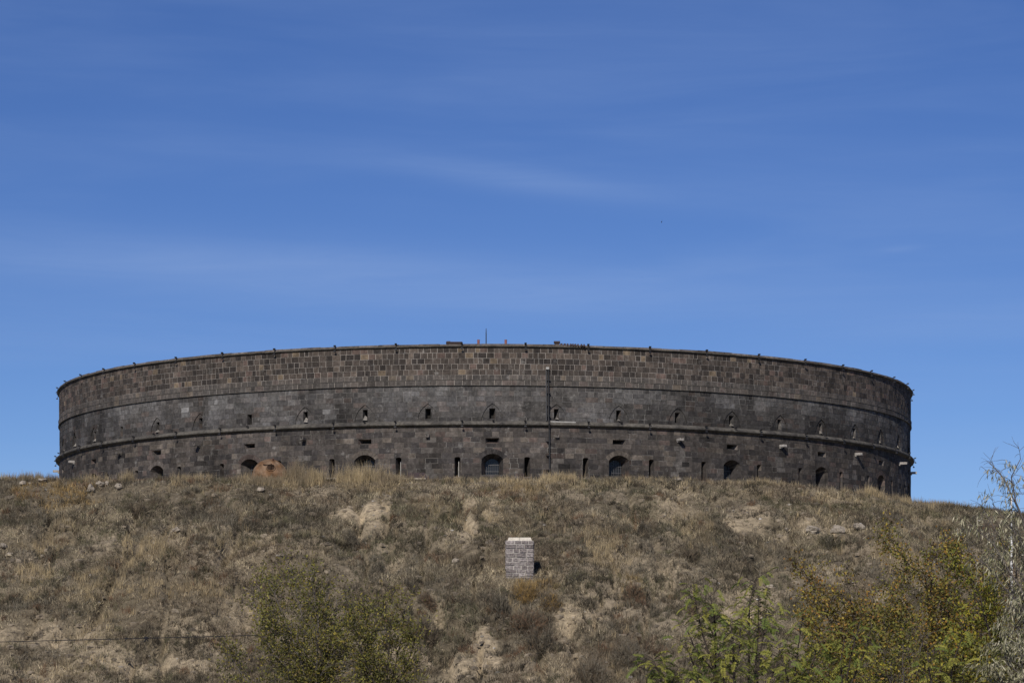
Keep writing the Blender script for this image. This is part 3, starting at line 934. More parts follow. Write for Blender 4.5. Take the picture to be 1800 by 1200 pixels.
# long pipe on the left of the crest, concrete edge on the right of the tank, dark block
mb = MB(); pts = []
for sx in range(-60, 460, 40):
    x = (sx - 900) / F * 122.6; pts.append((x, 122.6, (HOR - 844.2 - .5 * math.sin(sx * .02)) / F * 122.6))
mb.tube(pts, .045, 8); o = mb.build('rusty_pipe', M['rust_pipe'], origin=pts[6]); o.location = pts[6]
tag(o, 'long thin rusty brown pipe lying along the crest left of the tank', 'pipe')
mb = MB(); y = 122.2
a, b = at(566, 840.2, y), at(748, 841.2, y)
c_ = (a + b) / 2
mb.box(c_ + Vector((0, .4, 0)), ((b - a).length, .8, .07), Matrix.Rotation(.0018, 3, 'Y')); mb.box(c_ + Vector((0, .45, -.25)), ((b - a).length - .1, .6, .42))
o = mb.build('concrete_ledge', M['concrete'], origin=c_); o.location = c_
tag(o, 'long low pale concrete ledge on the crest below the middle left windows', 'ledge')
mb = MB(); q = at(733, 835.2, y)
mb.add([q + Vector(p) for p in ((-.46, .05, -.12), (.42, .05, -.12), (.42, .5, -.12), (-.46, .5, -.12), (-.40, .06, .11), (.34, .07, .13), (.30, .45, .15), (-.42, .45, .12))],
       [[3, 2, 1, 0], [4, 5, 6, 7], [0, 1, 5, 4], [1, 2, 6, 5], [2, 3, 7, 6], [3, 0, 4, 7]])
o = mb.build('stone_block', M['dark_block'], origin=q); o.location = q
tag(o, 'dark purplish stone block resting on the right end of the concrete ledge', 'block')

# ------------------------------------------------------------------ rocks


def rock(sx, sy, wpx, hpx, label, name='rock', seed=0, m_=None, sink=.3, group=None):
    p = hit(sx, sy); rr_ = wpx / 2 / F * p.y; hz = hpx / 2 / F * p.y
    import bmesh
    bm = bmesh.new(); bmesh.ops.create_icosphere(bm, subdivisions=3, radius=1)
    for v_ in bm.verts:
        d = v_.co.copy()
        k_ = 1 + .55 * (mnoise.noise(d * 1.1 + Vector((seed * 3.1, seed, 1))) ) + .2 * mnoise.noise(d * 3 + Vector((seed, 5, seed)))
        q_ = Vector((round(d.x * 2.2) / 2.2, round(d.y * 2.2) / 2.2, round(d.z * 2.2) / 2.2)); d = d.lerp(q_.normalized() if q_.length > .1 else d, .45)
        v_.co = Vector((d.x * rr_ * k_, d.y * rr_ * .9 * k_, d.z * hz * k_))
    me = bpy.data.meshes.new(name); bm.to_mesh(me); bm.free(); me.materials.append(m_ or M['rock'])
    o = bpy.data.objects.new(name, me); COL.objects.link(o)
    o.location = p + Vector((0, -.05, hz * (1 - 2 * sink) + .05)); o.rotation_euler = (0, 0, seed * 1.3)
    tag(o, label, 'rock', group)
    return o


ROCKS = [
    (40, 853, 12, 8, 'rounded pale rock on the crest left of the ochre grass patch'),
    (160, 864, 14, 15, 'largest pale rock of the cluster below the left edge of the fort'),
    (176, 855, 13, 9, 'middle brownish rock of the cluster below the left edge of the fort'),
    (188, 853, 7, 7, 'small whitish rock at the right of the cluster below the fort'),
    (208, 860, 14, 11, 'flat tan rock just right of the pale rock cluster'),
    (74, 848, 18, 6, 'low flat pale rock on the crest left of the fort wall'),
    (458, 864, 14, 7, 'pale flat rock in the grass right below the rusty tank'),
    (75, 982, 9, 7, 'small rounded cream rock at the end of the bleached branch'),
    (5, 964, 14, 10, 'upper grey rock beside the tall straw at the slope edge'),
    (17, 980, 16, 9, 'lower grey rock left of the bleached branch'),
    (1382, 933, 6, 5, 'small pale rock left of the grey outcrop on the right slope'),
    (1428, 936, 24, 13, 'leftmost grey lump of the rocky outcrop below the fort right side'),
    (1473, 936, 26, 15, 'largest middle lump of the rocky outcrop below the fort right side'),
    (1510, 932, 22, 13, 'rightmost lump of the rocky outcrop below the fort right side'),
    (800, 990, 12, 9, 'pale rock on the slope beside the bare track left of the pillar'),
    (1352, 1035, 14, 8, 'pale flat rock behind the tallest green sapling'),
    (310, 935, 12, 8, 'angular grey rock in dark scrub on the middle left slope'),
    (1192, 846, 14, 5, 'low grey rock on the crest in front of the right hand windows'),
]
for i, (sx, sy, w, h, lab) in enumerate(ROCKS): rock(sx, sy, w, h, lab, seed=i + 1)


def rubble():
    mb = MB(); n = 9000
    y = RNG.uniform(93.5, 122.5, n); x = RNG.uniform(-1, 1, n) * (y * .18 + 1.8); b = BARE(x, y)
    keep = RNG.random(n) < .35 + .65 * b; x, y = x[keep], y[keep]; z = height(x, y)
    for i in range(len(x)):
        clod = random.random() < .8
        p = Vector((x[i], y[i], z[i])); s_ = random.choice((.03, .05, .07, .10, .14) if clod else (.02, .03, .03, .045, .07)) * random.uniform(.7, 1.3)
        vs = [Vector((random.uniform(.6, 1.2) * math.cos(a) * s_, random.uniform(.6, 1.2) * math.sin(a) * s_, zz * s_)) for zz in (-.3, .4) for a in (0, 1.6, 3.1, 4.7)]
        vs.append(Vector((0, 0, .62 * s_)))
        c = random.choice(((.25, .205, .15), (.20, .165, .12), (.15, .125, .095), (.30, .25, .185))) if clod else random.choice(((.40, .36, .30), (.30, .27, .24), (.55, .52, .48), (.22, .20, .17)))
        mb.add([p + q for q in vs], [[0, 1, 5, 4], [1, 2, 6, 5], [2, 3, 7, 6], [3, 0, 4, 7], [4, 5, 8], [5, 6, 8], [6, 7, 8], [7, 4, 8]], c)
    tag(mb.build('rubble', mat('small_rubble', None, .95, .35, 14)), 'small pale stones and earth clods scattered over the dry slope', 'rubble', kind='stuff')


rubble()
# bleached branch on the slope
mb = MB(); a, b = hit(12, 981), hit(66, 982)
mb.tube([a + Vector((0, -.1, .12)), a.lerp(b, .3) + Vector((0, -.12, .08)), a.lerp(b, .6) + Vector((0, -.1, .03)), b + Vector((0, -.1, .06))], [.035, .03, .028, .015], 6)
o = mb.build('fallen_branch', M['wood'], origin=a); o.location = a
tag(o, 'thin bleached fallen branch lying between grey rocks and a cream stone', 'branch')

# ------------------------------------------------------------------ grass (nobody could count it)
PAL = dict(straw=(.46, .36, .21), pale=(.42, .355, .24), brown=(.185, .145, .100), grey=(.205, .180, .135), olive=(.142, .132, .078), dark=(.080, .068, .050), ochre=(.31, .205, .075), red=(.21, .13, .08))


def blades(P, L, Wd, lean, tint, az=None, tris=True):
    n = len(P)
    az = RNG.uniform(0, TAU, n) if az is None else az
    up = np.array((0, 0, 1.0))
    d = np.stack([np.cos(az), np.sin(az), np.zeros(n)], -1)
    fa = RNG.uniform(-.9, .9, n)                     # blades turn mostly broadside
    s = np.stack([np.cos(fa), np.sin(fa), np.zeros(n)], -1) * (Wd / 2)[:, None]
    sl, cl = np.sin(lean)[:, None], np.cos(lean)[:, None]
    sl2, cl2 = np.sin(lean * 1.7)[:, None], np.cos(lean * 1.7)[:, None]
    m_ = P + (d * sl + up * cl) * (L * .55)[:, None]
    t = m_ + (d * sl2 + up * cl2) * (L * .45)[:, None]
    if tris:
        V = np.stack([P - s, P + s, t], 1).reshape(-1, 3); Fc = np.arange(3 * n).reshape(-1, 3); T = np.repeat(tint, 3, 0)
    else:
        V = np.stack([P - s, P + s, m_ + s * .8, m_ - s * .8, t + s * .15, t - s * .15], 1).reshape(-1, 3)
        b = (np.arange(n) * 6)[:, None]
        Fc = np.concatenate([b + np.array((0, 1, 2, 3)), b + np.array((3, 2, 4, 5))], 0); T = np.repeat(tint, 6, 0)
    return V, Fc, T


def scatter(n):
    y = RNG.uniform(93.5, 123.2, n); x = RNG.uniform(-1, 1, n) * (y * .18 + 1.8)
    return x, y


def mixc(a, b, f): return a + (np.asarray(b) - a) * f[:, None]


def thatch():
    x, y = scatter(150000)
    bare = BARE(x, y); n = fbm(x * .5, y * .45, 120, 4); n2 = fbm(x * .22, y * .2, 130, 3)
    keep = RNG.random(len(x)) < np.clip((1.02 - .93 * bare) * (.30 + .9 * sstep(.36, .56, n)), .03, 1) * .62
    x, y, n, n2, bare = x[keep], y[keep], n[keep], n2[keep], bare[keep]
    k = 11
    straw, och, drk = STRAW(x, y), OCHRE(x, y), DARK(x, y)
    c = np.tile(np.array(PAL['grey']) * .88, (len(x), 1))
    c = mixc(c, PAL['brown'], sstep(.42, .6, n2))
    c = mixc(c, PAL['olive'], sstep(.52, .66, fbm(x * .4, y * .4, 140, 3)) * .8)
    c = mixc(c, PAL['pale'], sstep(.5, .68, fbm(x * .7, y * .6, 150, 4)) * .75)
    c = mixc(c, PAL['dark'], np.maximum(drk * .75, sstep(.55, .72, fbm(x * .6, y * .5, 160, 4)) * .8))
    c = mixc(c, PAL['straw'], straw * .5); c = mixc(c, PAL['ochre'], och * .75); c = mixc(c, PAL['pale'], bare * .5)
    tone = RNG.uniform(.7, 1.25, len(x)); c = c * tone[:, None]
    Ls = RNG.uniform(.10, .24, len(x)) * (1 + .5 * drk)
    N_ = len(x) * k
    xi = np.repeat(x, k) + RNG.normal(0, .075, N_); yi = np.repeat(y, k) + RNG.normal(0, .075, N_)
    P = np.stack([xi, yi, height(xi, yi) - .02], -1)
    tint = np.repeat(c, k, 0) * RNG.choice([.4, .75, 1.0, 1.25, 1.9], N_)[:, None]
    lean = np.abs(RNG.normal(.85, .45, N_)).clip(0, 1.4)
    V, Fc, T = blades(P, np.repeat(Ls, k) * RNG.uniform(.5, 1.35, N_), RNG.uniform(.013, .032, N_), lean, tint)
    tag(mesh_obj('dry_grass', V, Fc, M['grass'], tint=T), 'matted short dry grass and weeds covering the hillside', 'grass', kind='stuff')


thatch()


def tall_grass():
    x, y = scatter(60000)
    s = STRAW(x, y); o = OCHRE(x, y); bare = BARE(x, y)
    n = fbm(x * .8, y * .7, 170, 3)
    pr = np.clip(s * .42 + o * .2 + .07 * sstep(.5, .65, n), 0, 1) * (1 - .8 * bare)
    keep = RNG.random(len(x)) < pr * .42
    x, y, s, o = x[keep], y[keep], s[keep], o[keep]
    tn = len(x)
    L = RNG.uniform(.22, .48, len(x)) * (.8 + .4 * s)
    # tall clumps along the crest, some against the wall and the sky
    cr = []
    for (sx, wpx, hm, cnt, yy) in ((518, 18, 1.0, 60, 121.6), (548, 20, .78, 90, 121.2), (640, 50, .95, 120, 121.5), (610, 30, .6, 50, 121.5), (330, 40, .45, 40, 121.8), (430, 30, .5, 40, 121.6), (165, 22, .5, 26, 122),
                                  (225, 14, .6, 30, 122), (60, 40, .45, 70, 122), (20, 30, .5, 40, 122), (970, 30, .5, 40, 121.8), (1000, 20, .45, 25, 121.8), (1350, 60, .40, 40, 121.6), (1250, 60, .3, 30, 121.6),
                                  (1540, 20, .6, 26, 121.6), (1520, 60, .4, 40, 121.4), (1600, 40, .45, 40, 121.4), (1100, 80, .25, 40, 121.6), (880, 70, .3, 50, 121.6), (790, 40, .35, 40, 121.6), (690, 40, .5, 60, 121.6), (1660, 60, .35, 60, 121.5),
                                  (470, 36, .36, 60, 120.9), (455, 20, .4, 30, 121.0), (490, 20, .4, 30, 121.0)):
        for _ in range(cnt):
            cy_ = yy + random.gauss(0, .25) + (1.3 if random.random() < .55 and 560 < sx < 760 else 0); cr.append(((sx + random.gauss(0, wpx * .5) - 900) / F * cy_, cy_, hm * random.uniform(.45, 1.05)))
    cr = np.array(cr)
    x = np.concatenate([x, cr[:, 0]]); y = np.concatenate([y, cr[:, 1]]); L = np.concatenate([L, cr[:, 2]])
    o = np.concatenate([o, np.zeros(len(cr))])
    c = np.tile(np.array(PAL['straw']), (len(x), 1))
    c = mixc(c, PAL['brown'], sstep(.45, .7, fbm(x * .9, y * .9, 180, 3)) * .7); c = mixc(c, PAL['ochre'], o * .8)
    c = mixc(c, PAL['grey'], RNG.random(len(x)) * .5)
    k = 13
    N_ = len(x) * k
    xi = np.repeat(x, k) + RNG.normal(0, .06, N_); yi = np.repeat(y, k) + RNG.normal(0, .06, N_)
    P = np.stack([xi, yi, height(xi, yi) - .02], -1)
    tint = np.repeat(c * RNG.uniform(.75, 1.15, len(x))[:, None], k, 0) * RNG.uniform(.7, 1.25, N_)[:, None]
    lean = np.abs(RNG.normal(.16, .14, N_)).clip(0, .7)
    V, Fc, T = blades(P, np.repeat(L, k) * RNG.uniform(.5, 1.1, N_), RNG.uniform(.008, .016, N_), lean, tint, tris=False)
    tag(mesh_obj('tall_grass', V, Fc, M['grass'], tint=T), 'tall straw coloured dry grass in patches on slope and crest', 'grass', kind='stuff')


tall_grass()


def weeds():
    """low wiry weeds and fallen stalks between the grass"""
    x, y = scatter(26000); n = fbm(x * .55, y * .5, 210, 4); bare = BARE(x, y); st = STRAW(x, y)
    keep = RNG.random(len(x)) < (.15 + .9 * sstep(.45, .62, n)) * (1 - .92 * bare) * (1 - .6 * st) * .7
    x, y = x[keep], y[keep]; k = 16; N_ = len(x) * k
    c = np.array([PAL[q] for q in ('dark', 'dark', 'brown', 'grey', 'olive')])[RNG.integers(0, 5, len(x))] * RNG.uniform(.6, 1.1, len(x))[:, None]
    xi = np.repeat(x, k) + RNG.normal(0, .05, N_); yi = np.repeat(y, k) + RNG.normal(0, .05, N_)
    P = np.stack([xi, yi, height(xi, yi) - .02], -1)
    V, Fc, T = blades(P, np.repeat(RNG.uniform(.14, .36, len(x)), k) * RNG.uniform(.6, 1.2, N_), RNG.uniform(.010, .026, N_), np.abs(RNG.normal(.6, .35, N_)).clip(0, 1.3),
                      np.repeat(c, k, 0) * RNG.uniform(.6, 1.4, N_)[:, None])
    x, y = scatter(16000)
    keep = RNG.random(len(x)) < .8 * (1 - .4 * BARE(x, y)); x, y = x[keep], y[keep]
    P = np.stack([x, y, height(x, y) + .02], -1)
    V2, F2, T2 = blades(P, RNG.uniform(.15, .5, len(x)), RNG.uniform(.014, .028, len(x)), RNG.uniform(.7, 1.1, len(x)), np.array(PAL['pale']) * RNG.uniform(.7, 1.35, len(x))[:, None])
    V = np.concatenate([V, V2]); Fc = np.concatenate([Fc, F2 + len(T)]); T = np.concatenate([T, T2])
    tag(mesh_obj('dry_weeds', V, Fc, M['grass'], tint=T), 'low wiry dark weeds and fallen stalks among the dry grass', 'weeds', kind='stuff')


weeds()


def scrub():
    """knots of low dead scrub, each knot of one colour"""
    x, y = scatter(2600); n = fbm(x * .4, y * .35, 230, 3); bare = BARE(x, y); st = STRAW(x, y)
    keep = RNG.random(len(x)) < (.25 + .75 * sstep(.42, .58, n)) * (1 - .93 * bare) * (1 - .7 * st); x, y = x[keep], y[keep]
    m_ = 9; R0 = np.repeat(RNG.uniform(.08, .30, len(x)), m_)
    col_ = np.array([PAL[q] for q in ('dark', 'dark', 'dark', 'brown', 'grey', 'olive', 'red')])[RNG.integers(0, 7, len(x))] * RNG.uniform(.65, 1.15, len(x))[:, None]
    cx_ = np.repeat(x, m_) + RNG.normal(0, 1, len(R0)) * R0; cy_ = np.repeat(y, m_) + RNG.normal(0, .7, len(R0)) * R0
    k = 14; N_ = len(cx_) * k
    xi = np.repeat(cx_, k) + RNG.normal(0, .04, N_); yi = np.repeat(cy_, k) + RNG.normal(0, .04, N_)
    P = np.stack([xi, yi, height(xi, yi) - .02], -1)
    V, Fc, T = blades(P, np.repeat(R0 * .9 + .10, k) * RNG.uniform(.5, 1.25, N_), RNG.uniform(.010, .022, N_), np.abs(RNG.normal(.55, .4, N_)).clip(0, 1.4), np.repeat(np.repeat(col_, m_, 0), k, 0) * RNG.choice([.5, .8, 1.0, 1.4], N_)[:, None])
    tag(mesh_obj('dead_scrub', V, Fc, M['grass'], tint=T), 'knots of low dead scrub dotted over the dry slope', 'scrub', kind='stuff')


scrub()


def dry_bush(sx, sy, wpx, hpx, cols, label, n=900, thick=.012):
    p = hit(sx, sy); rr_ = wpx / 2 / F * p.y; hh = hpx / F * p.y
    az = RNG.uniform(0, TAU, n); el = np.arcsin(RNG.uniform(.08, 1, n))
    rad = RNG.uniform(.45, 1.0, n)
    base = np.stack([RNG.normal(0, rr_ * .22, n), RNG.normal(0, rr_ * .22, n), np.zeros(n)], -1)
    tip = np.stack([np.cos(az) * np.cos(el) * rr_, np.sin(az) * np.cos(el) * rr_, np.sin(el) * hh], -1) * rad[:, None] * (1 + .25 * (fbm(az * 1.3, el * 2, int(sx)) - .5))[:, None]
    mid = base * .4 + tip * .6 + RNG.normal(0, rr_ * .07, (n, 3))
    tip = tip + RNG.normal(0, rr_ * .06, (n, 3))
    fa = RNG.uniform(-1, 1, n); s = np.stack([np.cos(fa), np.sin(fa), np.zeros(n)], -1) * (thick / 2)
    V = np.stack([base - s, base + s, mid + s, mid - s, tip + s * .3, tip - s * .3], 1).reshape(-1, 3)
    # leafy or twiggy ends
    b = (np.arange(n) * 6)[:, None]
    Fc = np.concatenate([b + np.array((0, 1, 2, 3)), b + np.array((3, 2, 4, 5))], 0)
    cs = np.array([PAL[c] for c in cols])[RNG.integers(0, len(cols), n)] * RNG.uniform(.7, 1.25, n)[:, None]
    T = np.repeat(cs, 6, 0)
    m2 = n * 3
    j = RNG.integers(0, n, m2); f_ = RNG.uniform(.55, 1, m2)[:, None]
    q = mid[j] * (1 - f_) + tip[j] * f_; dd = RNG.normal(0, 1, (m2, 3)); dd[:, 2] = np.abs(dd[:, 2]) * .7
    dd /= np.linalg.norm(dd, axis=1)[:, None]; l_ = RNG.uniform(.04, .13, m2)[:, None]
    fa = RNG.uniform(-1, 1, m2); s = np.stack([np.cos(fa), np.sin(fa), np.zeros(m2)], -1) * (thick * .45)
    V2 = np.stack([q - s, q + s, q + dd * l_ + s * .4, q + dd * l_ - s * .4], 1).reshape(-1, 3)
    F2 = (np.arange(m2) * 4)[:, None] + np.array((0, 1, 2, 3)) + len(V)
    V = np.concatenate([V, V2]); Fc = np.concatenate([Fc, F2]); T = np.concatenate([T, np.repeat(cs[j] * .95, 4, 0)])
    V[:, 2] += height(V[:, 0] + p.x, V[:, 1] + p.y) - p.z
    o = mesh_obj('dry_bush', V, Fc, M['grass'], tint=T); o.location = p + Vector((0, 0, -.03))
    tag(o, label, 'bush', 'dry bushes on the slope')
    return o


for row in [
    (930, 1106, 92, 48, ('brown', 'dark', 'red'), 'wide dark brown dry bush below the pillar'),
    (922, 1052, 56, 36, ('ochre', 'ochre', 'brown'), 'ochre yellow dry bush growing at the foot of the pillar'),
    (880, 1075, 46, 46, ('grey', 'dark'), 'grey twiggy dry bush just left of the pillar foot'),
    (968, 1066, 52, 32, ('brown', 'dark', 'ochre'), 'low brown bush right of the ochre bush by the pillar'),
    (752, 1062, 38, 26, ('brown', 'dark', 'red'), 'round reddish brown bush above the right olive tree'),
    (1112, 1052, 50, 36, ('red', 'brown', 'dark'), 'rusty brown round bush between pillar and the green saplings'),
    (950, 1165, 80, 50, ('dark', 'grey', 'brown'), 'dark grey brown bush low on the slope under the pillar'),
    (750, 1128, 60, 40, ('brown', 'dark'), 'dark brown bush just right of the lower olive tree'),
    (1105, 1165, 90, 56, ('grey', 'grey', 'brown'), 'pale grey leafless bush left of the lowest green sapling'),
    (1040, 1195, 80, 50, ('grey', 'brown'), 'grey brown leafless bush at the bottom near the pale soil'),
    (1460, 960, 60, 26, ('dark', 'olive', 'grey'), 'dark olive low bush under the rocky outcrop'),
    (1125, 935, 26, 22, ('dark', 'grey'), 'small dark thistle bush right of the pale straw patch'),
    (620, 960, 46, 26, ('grey', 'dark'), 'grey twiggy bush below the bare earth patch'),
    (1010, 1020, 46, 22, ('grey', 'olive', 'dark'), 'low greyish bush on the slope right of the pillar'),
    (240, 915, 50, 24, ('dark', 'brown'), 'dark brown low bush under the left end of the fort'),
    (1250, 1085, 40, 30, ('grey', 'dark'), 'dark grey bush on the slope behind the left sapling'),
    (1215, 985, 44, 24, ('brown', 'dark'), 'dark brown bush on the slope above the green saplings'),
]: dry_bush(*row[:4], row[4], row[5], n=int(row[2] * 9))

# ------------------------------------------------------------------ trees


class Tree:
    def __init__(s, seed):
        s.r = random.Random(seed); s.n = np.random.default_rng(seed); s.wood = MB(); s.lp, s.ld, s.tw = [], [], []

    def wander(s, a, d, L, n, w, droop=0.0):
        pts = [a.copy()]; d = d.normalized()
        for i in range(n):
            d = (d + Vector((s.r.gauss(0, w), s.r.gauss(0, w), s.r.gauss(0, w) - droop))).normalized()
            pts.append(pts[-1] + d * (L / n))
        return pts

    def side(s, d, spread):
        q = Vector((s.r.gauss(0, 1), s.r.gauss(0, 1), s.r.gauss(0, .6)))
        q = (q - d * q.dot(d))
        return (d * math.cos(spread) + q.normalized() * math.sin(spread)).normalized()

    def stem(s, pts, r0, r1, start=.3, n2=10, l2=1.0, n3=7, l3=.4, up=.25, droop3=0.0, spread=.75, leafless=0.0, lo=.0):
        pts = [Vector(p) for p in pts]
        # resample with a little wobble
        P = []
        for i in range(len(pts) - 1):
            m_ = max(2, int((pts[i + 1] - pts[i]).length / .3))
            for j in range(m_): P.append(pts[i].lerp(pts[i + 1], j / m_) + Vector((s.r.gauss(0, .012), s.r.gauss(0, .012), 0)))
        P.append(pts[-1])
        N_ = len(P)
        s.wood.tube(P, [r0 + (r1 - r0) * i / (N_ - 1) for i in range(N_)], 6)
        for i in range(n2):
            t = start + (1 - start) * (i + s.r.random()) / n2
            k = min(int(t * (N_ - 1)), N_ - 2); a = P[k].lerp(P[k + 1], t * (N_ - 1) - k)
            d = (P[k + 1] - P[k]).normalized()
            b = s.side(d, spread * s.r.uniform(.6, 1.25)); b = (b + Vector((0, 0, up))).normalized()
            L = l2 * s.r.uniform(.55, 1.15) * (1.15 - .6 * t)
            Q = s.wander(a, b, L, 5, .13)
            rr_ = max(.006, (r0 + (r1 - r0) * t) * .5)
            s.wood.tube(Q, [rr_ * (1 - .8 * j / 5) for j in range(6)], 4, caps=False)
            bare = s.r.random() < leafless
            for j in range(n3):
                u = .2 + .8 * (j + s.r.random()) / n3
                q = min(int(u * 5), 4); a3 = Q[q].lerp(Q[q + 1], u * 5 - q)
                d3 = s.side((Q[q + 1] - Q[q]).normalized(), .8); d3 = (d3 + Vector((0, 0, up * .6))).normalized()
                T3 = s.wander(a3, d3, l3 * s.r.uniform(.5, 1.2), 4, .15, droop3)
                s.wood.tube(T3, [.005, .0045, .004, .003, .002], 3, caps=False)
                if not bare: s.tw.append(T3)

    def leaves(s, per, l, w, cols, hang=0.0, jit=.05, clump=True, thin_top=None):
        P, D = [], []
        for T in s.tw:
            if clump and s.r.random() < .1: continue
            if thin_top and T[-1].z > thin_top and s.r.random() < .55: continue
            for _ in range(int(per * s.r.uniform(.5, 1.5))):
                u = s.r.random() * (len(T) - 1.001); i = int(u); p = T[i].lerp(T[i + 1], u - i)
                d = (T[i + 1] - T[i]).normalized() + Vector((s.r.gauss(0, .7), s.r.gauss(0, .7), s.r.gauss(0, .6) - hang))
                P.append(p + Vector((s.r.gauss(0, jit), s.r.gauss(0, jit), s.r.gauss(0, jit)))); D.append(d.normalized())
        P = np.array(P); D = np.array(D); n = len(P); g = s.n
        q = g.normal(0, 1, (n, 3)); S = np.cross(D, q); S /= np.linalg.norm(S, axis=1)[:, None]
        L = (l * g.uniform(.6, 1.3, n))[:, None]; Wd = (w * g.uniform(.7, 1.25, n))[:, None]
        nn = np.cross(D, S)
        V = np.stack([P, P + D * L * .45 + S * Wd * .5 + nn * L * .06, P + D * L, P + D * L * .45 - S * Wd * .5 + nn * L * .06], 1).reshape(-1, 3)
        Fc = (np.arange(n) * 4)[:, None] + np.array((0, 1, 2, 3))
        wts = np.array([c[1] for c in cols]); ci = g.choice(len(cols), n, p=wts / wts.sum())
        # neighbouring leaves turn colour together
        T_ = np.array([c[0] for c in cols])[ci] * (g.uniform(.7, 1.3, n) * (.75 + .5 * fbm(P[:, 0] * 2.2, P[:, 2] * 2.2, 200)))[:, None]
        return V, Fc, np.repeat(T_, 4, 0)


def leafy(name, label, cat, seed, base, stems, kw, leaf, wood='bark', group=None):
    T = Tree(seed)
    for st in stems: T.stem(st, **kw)
    root = empty(name, base); tag(root, label, cat, group)
    tr_ee = cat == 'tree'
    T.wood.build('trunk' if tr_ee else 'stems', M[wood], root, tuple(base), smooth=True)
    V, Fc, C_ = T.leaves(**leaf)
    mesh_obj('crown' if tr_ee else 'foliage', V, Fc, M['leaf'], root, tuple(base), tint=C_)
    return root


OLIVE = [((.17, .165, .040), 4), ((.24, .22, .05), 3), ((.095, .100, .030), 2.5), ((.28, .225, .045), 1.3), ((.17, .12, .05), .8)]
AUT = [((.27, .185, .042), 3.2), ((.33, .17, .042), 1.5), ((.21, .19, .042), 3.6), ((.40, .30, .055), 1.2), ((.13, .092, .036), 1.6)]
YEL = [((.37, .32, .042), 2.5), ((.22, .225, .036), 3), ((.13, .145, .032), 2.6), ((.28, .16, .03), .7), ((.16, .09, .03), .7)]
SILV = [((.44, .41, .28), 3.4), ((.33, .32, .19), 4), ((.20, .20, .10), 2.4), ((.56, .52, .38), 1.8)]


def gz(x, y): return float(height(np.array(x), np.array(y)))


def polyst(base, y, *px, dy=0.0):
    pts = [base]
    for i, (sx, sy) in enumerate(px): pts.append(at(sx, sy, y + dy * (i + 1) / len(px)))
    return pts


y = 68.0
x = (548 - 900) / F * y; b = Vector((x, y, gz(x, y) - .05))
leafy('olive_tree', 'taller olive green tree with thin grey stems on the lower left slope', 'tree', 3, b,
      [polyst(b, y, (540, 1200), (505, 1090), (470, 1020), dy=-.4), polyst(b, y, (545, 1200), (530, 1080), (512, 1000), dy=.5), polyst(b, y, (555, 1200), (560, 1100), (548, 1012), dy=-.7), polyst(b, y, (560, 1200), (590, 1110), (592, 1050), dy=.6),
       polyst(b, y, (525, 1200), (470, 1130), (445, 1075), dy=.3), polyst(b, y, (500, 1240), (432, 1195), (402, 1150), dy=-.4), polyst(b, y, (560, 1190), (585, 1150), (612, 1110), dy=-.5), polyst(b, y, (530, 1210), (490, 1160), (480, 1110), dy=.7), polyst(b, y, (540, 1200), (480, 1080), (452, 1030), dy=.5), polyst(b, y, (555, 1200), (575, 1090), (575, 1035), dy=-.3), polyst(b, y, (560, 1200), (610, 1120), (622, 1085), dy=.4)],
      dict(r0=.045, r1=.008, start=.5, n2=16, l2=.85, n3=8, l3=.36, up=.28, spread=.78), dict(per=12, l=.074, w=.036, cols=OLIVE, jit=.10), 'grey_bark', 'olive trees on the lower left')
x = (686 - 900) / F * 66; y = 66.0; b2 = Vector((x, y, gz(x, y) - .05))
leafy('olive_tree', 'lower olive green tree right of the taller one, beneath the brown bush', 'tree', 9, b2,
      [polyst(b2, y, (668, 1200), (650, 1120), (640, 1075), dy=.4), polyst(b2, y, (680, 1200), (685, 1110), (672, 1050), dy=-.4), polyst(b2, y, (690, 1200), (705, 1120), (712, 1065), dy=.5), polyst(b2, y, (695, 1210), (722, 1150), (732, 1110), dy=-.4),
       polyst(b2, y, (660, 1230), (640, 1180), (622, 1140), dy=.4), polyst(b2, y, (665, 1220), (630, 1130), (612, 1090), dy=-.4)],
      dict(r0=.04, r1=.007, start=.5, n2=15, l2=.72, n3=8, l3=.34, up=.22, spread=.78), dict(per=12, l=.074, w=.036, cols=OLIVE, jit=.10), 'bark', 'olive trees on the lower left')

y = 62.0; x = (1500 - 900) / F * y; b = Vector((x, y, gz(x, y) - .05))
leafy('autumn_tree', 'orange and olive leaved small tree right of the green saplings', 'tree', 14, b,
      [polyst(b, y, (1500, 1180), (1478, 1100), (1452, 1052), dy=.3), polyst(b, y, (1505, 1170), (1500, 1090), (1492, 1035), dy=-.4), polyst(b, y, (1510, 1180), (1535, 1110), (1545, 1060), dy=.5), polyst(b, y, (1490, 1190), (1450, 1130), (1420, 1095), dy=-.4),
       polyst(b, y, (1485, 1150), (1440, 1050), (1408, 995), dy=.4)],
      dict(r0=.04, r1=.007, start=.4, n2=15, l2=.80, n3=7, l3=.36, up=.15, spread=.85, leafless=.12), dict(per=22, l=.070, w=.042, cols=AUT, jit=.10), 'bark', 'autumn trees on the right')
y = 64.0; x = (1648 - 900) / F * y; b = Vector((x, y, gz(x, y) - .05))
